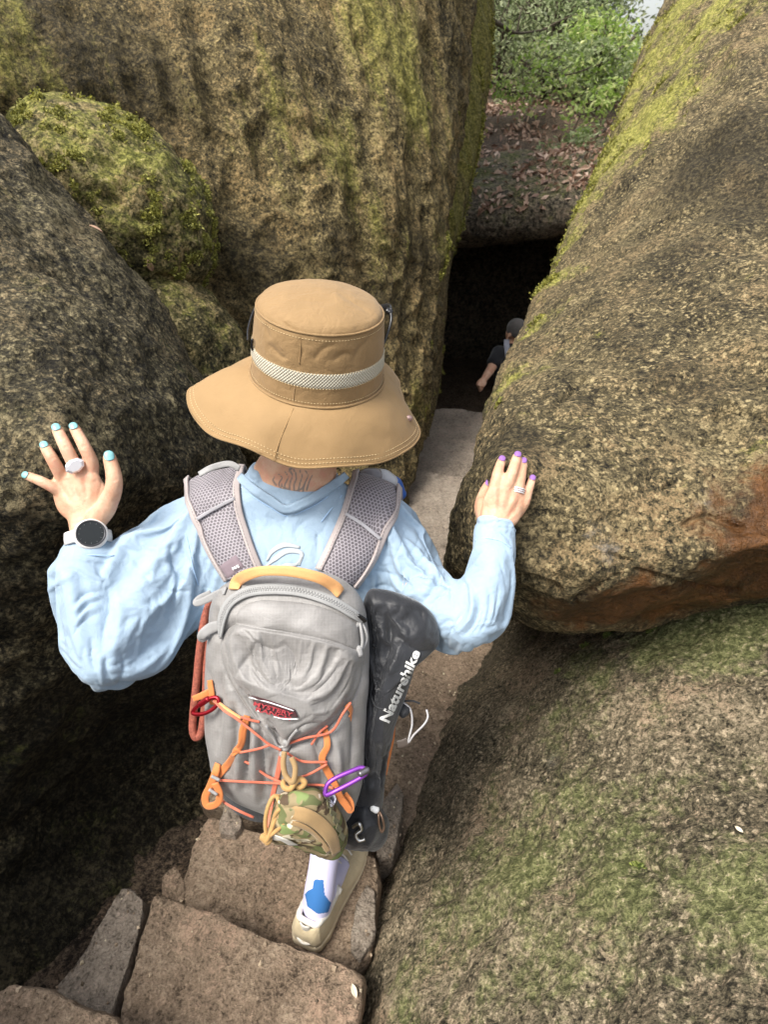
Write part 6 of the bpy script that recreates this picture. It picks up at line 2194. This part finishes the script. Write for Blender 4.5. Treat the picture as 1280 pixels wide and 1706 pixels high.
PO = [(470, 1322), (505, 1313), (535, 1318), (560, 1345), (576, 1374), (577, 1400), (568, 1424), (552, 1432), (520, 1422), (488, 1408), (458, 1404), (447, 1385), (455, 1352)]
v, f = pillow(PO, .86, .0003, .0002, .045, .06, 40, 180, 3.2, .55)
me = fix_normals(mesh_from('camo_pouch', v, f))
folds(me, [([(470, 1345), (520, 1352), (560, 1385)], 4, .004, 'v'), ([(460, 1372), (510, 1382), (556, 1420)], 4, .004, 'v'), ([(540, 1325), (560, 1360), (572, 1400)], 4, .005, 'v'), ([(480, 1400), (520, 1408), (552, 1428)], 3, .004, 'v'), ([(530, 1350), (545, 1330)], 3, .003, 'v')])
v = verts_of(me); nn = norms_of(me)
set_verts(me, v + nn * (.002 * (1 - 2 * np.abs(pnoise(v / .03, 97))))[:, None])
pouch = obj('camo_pouch', me, Mc.m, label='small camouflage pouch with tan cords hanging from the bottom of the backpack', category='pouch')
qb = bvh_of(me)
M_tan = fabric('webbing_tan', (.34, .22, .10), .7, 420, .0006, .2, .1)
M_pcord = fabric('cord_tan', (.42, .25, .09), .6, 700, .0006, .2, .1)
a, n_ = on_surf(qb, [(462, 1352), (500, 1355), (530, 1370), (552, 1395), (560, 1420)], .0012)
v, f = ribbon(a, n_, [.018, .02, .02, .019, .014], .0016); obj('tan_band', mesh_from('tan_band', v, f), M_tan, pouch)
a, n_ = on_surf(qb, [(458, 1366), (498, 1372), (528, 1390), (548, 1418)], .0012)
v, f = ribbon(a, n_, [.008, .009, .009, .008], .0018); obj('tan_band', mesh_from('tan_band', v, f), M_tan, pouch)
M_olive = fabric('olive_web', (.14, .13, .06), .7)
for k in range(6):
    t = k / 5
    a, n_ = on_surf(qb, [(538 + 26 * t, 1326 + 62 * t), (548 + 24 * t, 1334 + 62 * t)], .0012)
    v, f = ribbon(a, n_, .008, .0014); obj('webbing_row', mesh_from('webbing_row', v, f), M_olive, pouch)
v, f = tube(PA(np.array([(478, 1300, .84), (488, 1308, .835), (500, 1312, .835), (508, 1304, .835), (500, 1298, .835), (492, 1303, .83), (484, 1314, .825), (474, 1312, .825), (472, 1304, .83)], float)), .0042, 10, 80, True)
obj('cord_loop', mesh_from('cord_loop', v, f), M_pcord, pouch)
v, f = tube(PA(np.array([(474, 1252, .83), (472, 1272, .828), (476, 1292, .828), (488, 1302, .826), (492, 1280, .826), (486, 1262, .828)], float)), .0042, 10, 60)
obj('hanging_cord', mesh_from('hanging_cord', v, f), M_tan, pouch)
for pts in ([(470, 1328, .83), (455, 1328, .825), (445, 1350, .82), (442, 1375, .82), (446, 1395, .82), (452, 1380, .82), (460, 1355, .815), (472, 1346, .815), (484, 1354, .812), (470, 1375, .812), (450, 1392, .815), (440, 1398, .82)],
            [(462, 1326, .825), (466, 1345, .82), (456, 1372, .815), (446, 1398, .815), (440, 1402, .82)]):
    v, f = tube(PA(np.array(pts, float)), .0032, 8, 90); obj('pull_cord', mesh_from('pull_cord', v, f), M_pcord, pouch)
v, f = loft([S(438, 1394, .82, .006, .005), S(447, 1401, .82, .007, .006)], 12, 8); obj('cord_knot', mesh_from('cord_knot', v, f), M_pcord, pouch)
a, n_ = on_surf(qb, [(449, 1390), (470, 1396), (490, 1406)], .001)
v, f = ribbon(a, n_, .014, .0014); obj('pale_flap', mesh_from('pale_flap', v, f), fabric('pale_cloth', (.55, .52, .45), .7), pouch)
v, f = overlay(qb, [(545, 1330), (554, 1322), (560, 1330), (556, 1342), (548, 1344)], .001, .006, 6, 40)
obj('white_tag', fix_normals(mesh_from('white_tag', v, f)), plain('tag_white', (.66, .66, .74), .5), pouch)

# ------------------------------------------------------------------ soft flask on the right shoulder strap
fl = empty('soft_flask', label='grey soft flask with a blue end behind the right shoulder strap', category='flask')
M_fl = plain('flask_grey', (.20, .19, .20), .25)
M_blue = plain('flask_blue', (.035, .12, .42), .35)
M_flw = plain('flask_pale', (.52, .53, .55), .3)
v, f = loft([(P(602, 806, 1.08), .016, .016), (P(612, 797, 1.085), .020, .019), (P(626, 795, 1.09), .018, .018)], 20, 20); obj('cap', mesh_from('cap', v, f), M_fl, fl)
v, f = loft([(P(624, 797, 1.095), .020, .020), (P(634, 801, 1.10), .025, .023), (P(646, 808, 1.105), .024, .022)], 20, 20); obj('body', mesh_from('body', v, f), M_flw, fl)
v, f = loft([(P(645, 807, 1.11), .023, .022), (P(656, 813, 1.115), .022, .020), (P(668, 824, 1.12), .012, .012)], 20, 20); obj('blue_end', mesh_from('blue_end', v, f), M_blue, fl)

# ------------------------------------------------------------------ watch and rings
wr = P(147, 897, .998)
wd = P(146, 880, 1.004) - P(148, 912, .996); wd /= np.linalg.norm(wd)
wv = CAM - wr; wv -= wd * (wv @ wd); wv /= np.linalg.norm(wv)
wsd = np.cross(wd, wv)
watch = empty('wristwatch', label='white sports watch with a round black face on the left wrist', category='watch')
M_wband = plain('watch_white', (.70, .67, .64), .45, 0, .0006, 400)
V = []
m = 60
for i in range(m):
    t = 2 * math.pi * i / m
    for a, h in ((-.011, 0), (-.0105, .0030), (0, .0036), (.0105, .0030), (.011, 0), (0, -.0005)):
        V.append(wr + wd * a + (wsd * math.cos(t) * (.0345 + h) + wv * math.sin(t) * (.0255 + h)))
F = grid_faces(m, 6, True) + [((m - 1) * 6 + j, (m - 1) * 6 + (j + 1) % 6, (j + 1) % 6, j) for j in range(6)]
obj('strap', fix_normals(mesh_from('strap', V, F)), M_wband, watch)
wc = wr + wv * .0275 + wsd * .004
v, f = loft([(wc - wv * .003, .0265, .0265, wd), (wc + wv * .001, .0275, .0275, wd), (wc + wv * .006, .0255, .0255, wd)], 48, 12, False)
obj('case', fix_normals(mesh_from('case', v, f)), M_wband, watch)
M_ring = plain('ring_white', (.78, .77, .80), .2, .4)
v, f = tube([wc + wv * .0066 + .0220 * (wsd * math.cos(t) + wd * math.sin(t)) for t in np.linspace(0, 2 * math.pi, 40, endpoint=False)], .0016, 8, 80, True)
obj('bezel', mesh_from('bezel', v, f), plain('bezel_dark', (.05, .05, .055), .3, .4), watch)
Md = Mat('watch_dial')
Md.done((.012, .014, .014), .12)
v, f = loft([(wc + wv * .005, .0215, .0215, wd), (wc + wv * .0068, .0212, .0212, wd)], 48, 4, False)
dial = obj('dial', fix_normals(mesh_from('dial', v, f, False)), Md.m, watch)
M_mark = plain('dial_mark', (.10, .11, .11), .3)
v, f = merge([tube([wc + wv * .0071 + (wsd * math.cos(t) + wd * math.sin(t)) * .0165, wc + wv * .0071 + (wsd * math.cos(t) + wd * math.sin(t)) * .019], .0004, 4, 2) for t in np.linspace(0, 2 * math.pi, 12, endpoint=False)])
obj('dial_marks', mesh_from('dial_marks', v, f), M_mark, dial)

def ring_thing(a, b, t, r, label, stone=None, bands=1):
    """ring round a finger: a, b are the joints it sits between, t the place along, r the finger radius"""
    A, B = P(*a[:3]), P(*b[:3])
    d = B - A; d /= np.linalg.norm(d)
    c = A + (B - A) * t
    vv = CAM - c; vv -= d * (vv @ d); vv /= np.linalg.norm(vv)
    s = np.cross(d, vv)
    root = empty('finger_ring', label=label, category='ring')
    for k in range(bands):
        o = c + d * (k - (bands - 1) / 2) * .0034
        v, f = tube([o + r * (s * math.cos(q) + vv * math.sin(q) * .95) for q in np.linspace(0, 2 * math.pi, 28, endpoint=False)], .0013, 8, 70, True)
        obj('band', mesh_from('band', v, f), M_ring, root)
    if stone:
        o = c + vv * (r + .003)
        gx_, gy_ = s * math.cos(.25) + d * math.sin(.25), d * math.cos(.25) - s * math.sin(.25)
        V = []
        for z, k in ((-.003, .8), (.0015, 1.0), (.0045, .72)):
            for q in np.linspace(0, 2 * math.pi, 8, endpoint=False):
                V.append(o + (gx_ * math.cos(q) * stone[0] + gy_ * math.sin(q) * stone[1]) * k + vv * z)
        F = grid_faces(3, 8, True) + [tuple(range(8))[::-1], tuple(range(16, 24))]
        me = fix_normals(mesh_from('stone', V, F, False))
        obj('stone', me, M_ring, root)
ring_thing(LH['middle'][1], LH['middle'][2], .18, .0130, 'large white crystal ring on the left middle finger', (.017, .012))
ring_thing(RH['ring'][1], RH['ring'][2], .12, .0118, 'triple band silver ring on the right ring finger', None, 3)

# ------------------------------------------------------------------ the walker ahead
def walker():
    parts = []
    hd_ = P(861, 553, 5.15)
    f_ = np.array((.55, -.55, -.62)); f_ /= np.linalg.norm(f_)
    u_ = np.array((.25, -.45, .85)); u_ -= f_ * (u_ @ f_); u_ /= np.linalg.norm(u_)
    r_ = np.cross(f_, u_)
    X = lambda r, f, u: hd_ + r_ * r + f_ * f + u_ * u
    def e(c, r, f, u):
        return np.array([c + r_ * a * r + f_ * b * f + u_ * d * u for a, b, d in sv]), sf
    parts += [e(X(0, -.005, .02), .078, .095, .09), e(X(0, .03, -.05), .058, .062, .075), e(X(0, .10, -.03), .012, .02, .025), e(X(0, .09, -.07), .022, .012, .009), e(X(0, .06, -.1), .034, .03, .025)]
    for s in (-1, 1):
        parts.append(e(X(s * .08, -.005, -.01), .011, .02, .034))
    nk = P(856, 583, 5.22)
    hip = P(848, 690, 5.35)
    shL, shR = P(833, 588, 5.17), P(889, 590, 5.33)
    el, ha = P(817, 617, 5.12), P(807, 632, 5.06)
    elR, haR = P(905, 640, 5.2), P(900, 668, 5.05)
    parts.append(loft([(X(0, -.03, -.06), .05, .05), (nk, .055, .055)], 16, 10))
    ax = shR - shL
    parts.append(loft([(nk, .07, .06, ax), ((nk + hip) * .5, .15, .095, ax), (hip, .15, .10, ax)], 20, 20))
    for a, b, c in ((shL, el, ha), (shR, elR, haR)):
        parts.append(loft([(a, .05, .05), (b, .04, .04)], 14, 12))
        parts.append(loft([(b, .04, .04), (b * .5 + c * .5, .036, .034), (c, .027, .024)], 14, 14))
        d = (c - b) / np.linalg.norm(c - b)
        pc = c + d * .045
        parts.append(loft([(c, .028, .024), (pc, .042, .026), (c + d * .085, .040, .026)], 14, 12))
        q = np.cross(d, (0, 1, .2)); q /= np.linalg.norm(q)
        for k in range(4):
            o = c + d * .085 + q * (k - 1.5) * .019
            parts.append(loft([(o, .0105, .0105), (o + d * .03 + np.array((0, -.012, 0)), .010, .010), (o + d * .022 + np.array((.005, -.04, .006)), .009, .009)], 10, 10))
        parts.append(loft([(c + d * .03 + q * .035, .013, .012), (c + d * .075 + q * .045 + np.array((0, -.02, 0)), .011, .011)], 10, 10))
    fz = -1.415
    legs = []
    for s, kx, fy in ((-1, .02, 5.15), (1, .02, 5.32)):
        h = hip + ax / np.linalg.norm(ax) * s * .085
        an = np.array((h[0] + .02, fy + .02, fz + .08))
        kn = np.array(((h[0] + an[0]) / 2 + .01, min(h[1], an[1]) - .14, (h[2] + an[2]) / 2))
        legs.append((h, kn, an))
        parts.append(loft([(h, .08, .08), (kn, .055, .055), (kn * .5 + an * .5, .05, .05), (an, .035, .035)], 16, 24))
        parts.append(loft([(an + (0, .03, -.04), .032, .034), (an + (0, -.06, -.05), .038, .026), (an + (.0, -.15, -.06), .034, .016)], 14, 12))
    me = union(parts, .006, 4, 'person')
    attr(me, 'ink', np.zeros(len(me.vertices)))
    p = obj('person', me, M_skin, label='bowed walker in black T-shirt and dark cap entering the cave', category='person')
    sp = [loft([(nk, .09, .075, ax), (nk * .8 + hip * .2, .185, .11, ax), ((nk + hip) * .5, .175, .118, ax), (hip, .17, .12, ax), (hip - (0, 0, .08), .17, .12, ax)], 24, 24)]
    for a, b in ((shL, el), (shR, elR)):
        sp.append(loft([(a, .075, .075), (a * .45 + b * .55, .066, .066)], 16, 10))
    sm = union(sp, .008, 4, 'shirt')
    v = verts_of(sm); n = norms_of(sm)
    set_verts(sm, v + n * (.008 * pnoise(v / .09, 41))[:, None])
    obj('shirt', sm, fabric('shirt_black', (.012, .013, .016), .8), p)
    tp = [loft([(h, .105, .105), (kn, .08, .08), (an + (0, 0, .02), .058, .058)], 18, 20) for h, kn, an in legs]
    tp.append(loft([(legs[0][0], .115, .12), (legs[1][0], .115, .12)], 18, 10))
    obj('trousers', union(tp, .012, 3, 'trousers'), M_trous, p)
    # cap
    hv = np.array([X(a * .086, b * .104 - .006, d * .098 + .022) for a, b, d in sv])
    keep = [q for q in sf if all(sv[i][2] > -.15 - .45 * (sv[i][1] < .2) for i in q)]
    cm = apply_mods(mesh_from('cap', hv, keep), [('SOLIDIFY', dict(thickness=.004))], 'cap')
    cap = obj('cap', cm, fabric('cap_dark', (.06, .056, .054), .85), p)
    v, f = loft([(X(0, .085, .02), .075, .004, r_), (X(0, .14, .012), .06, .004, r_), (X(0, .165, .004), .03, .004, r_)], 20, 12)
    obj('peak', mesh_from('peak', v, f), bpy.data.materials['cap_dark'], cap)
    v, f = loft([(X(0, .085, -.06), .05, .03, r_), (X(0, .088, -.075), .045, .03, r_)], 16, 8)
    obj('face_mask', mesh_from('face_mask', v, f), plain('mask_grey', (.5, .5, .5), .7), p)
    sd_ = (CAM - shL) / np.linalg.norm(CAM - shL)
    pts = np.array([shL + (.06, .05, .10), shL + (.045, -.03, .09), shL + (.05, -.10, .03), shL + (.07, -.13, -.07)])
    v, f = ribbon(pts, np.array([(0, .2, 1), (0, -.4, .9), (0, -.9, .3), (0, -1, 0)], float), .05, .008)
    obj('shoulder_strap', mesh_from('shoulder_strap', v, f), fabric('strap_grey', (.2, .21, .25), .7), p)
    for h, kn, an in legs:
        v, f = loft([(an + (0, .05, -.055), .042, .030), (an + (0, -.05, -.05), .045, .034), (an + (0, -.14, -.06), .044, .022), (an + (0, -.18, -.064), .03, .015)], 18, 18)
        obj('shoe', mesh_from('shoe', v, f), M_shoew, p)
walker()
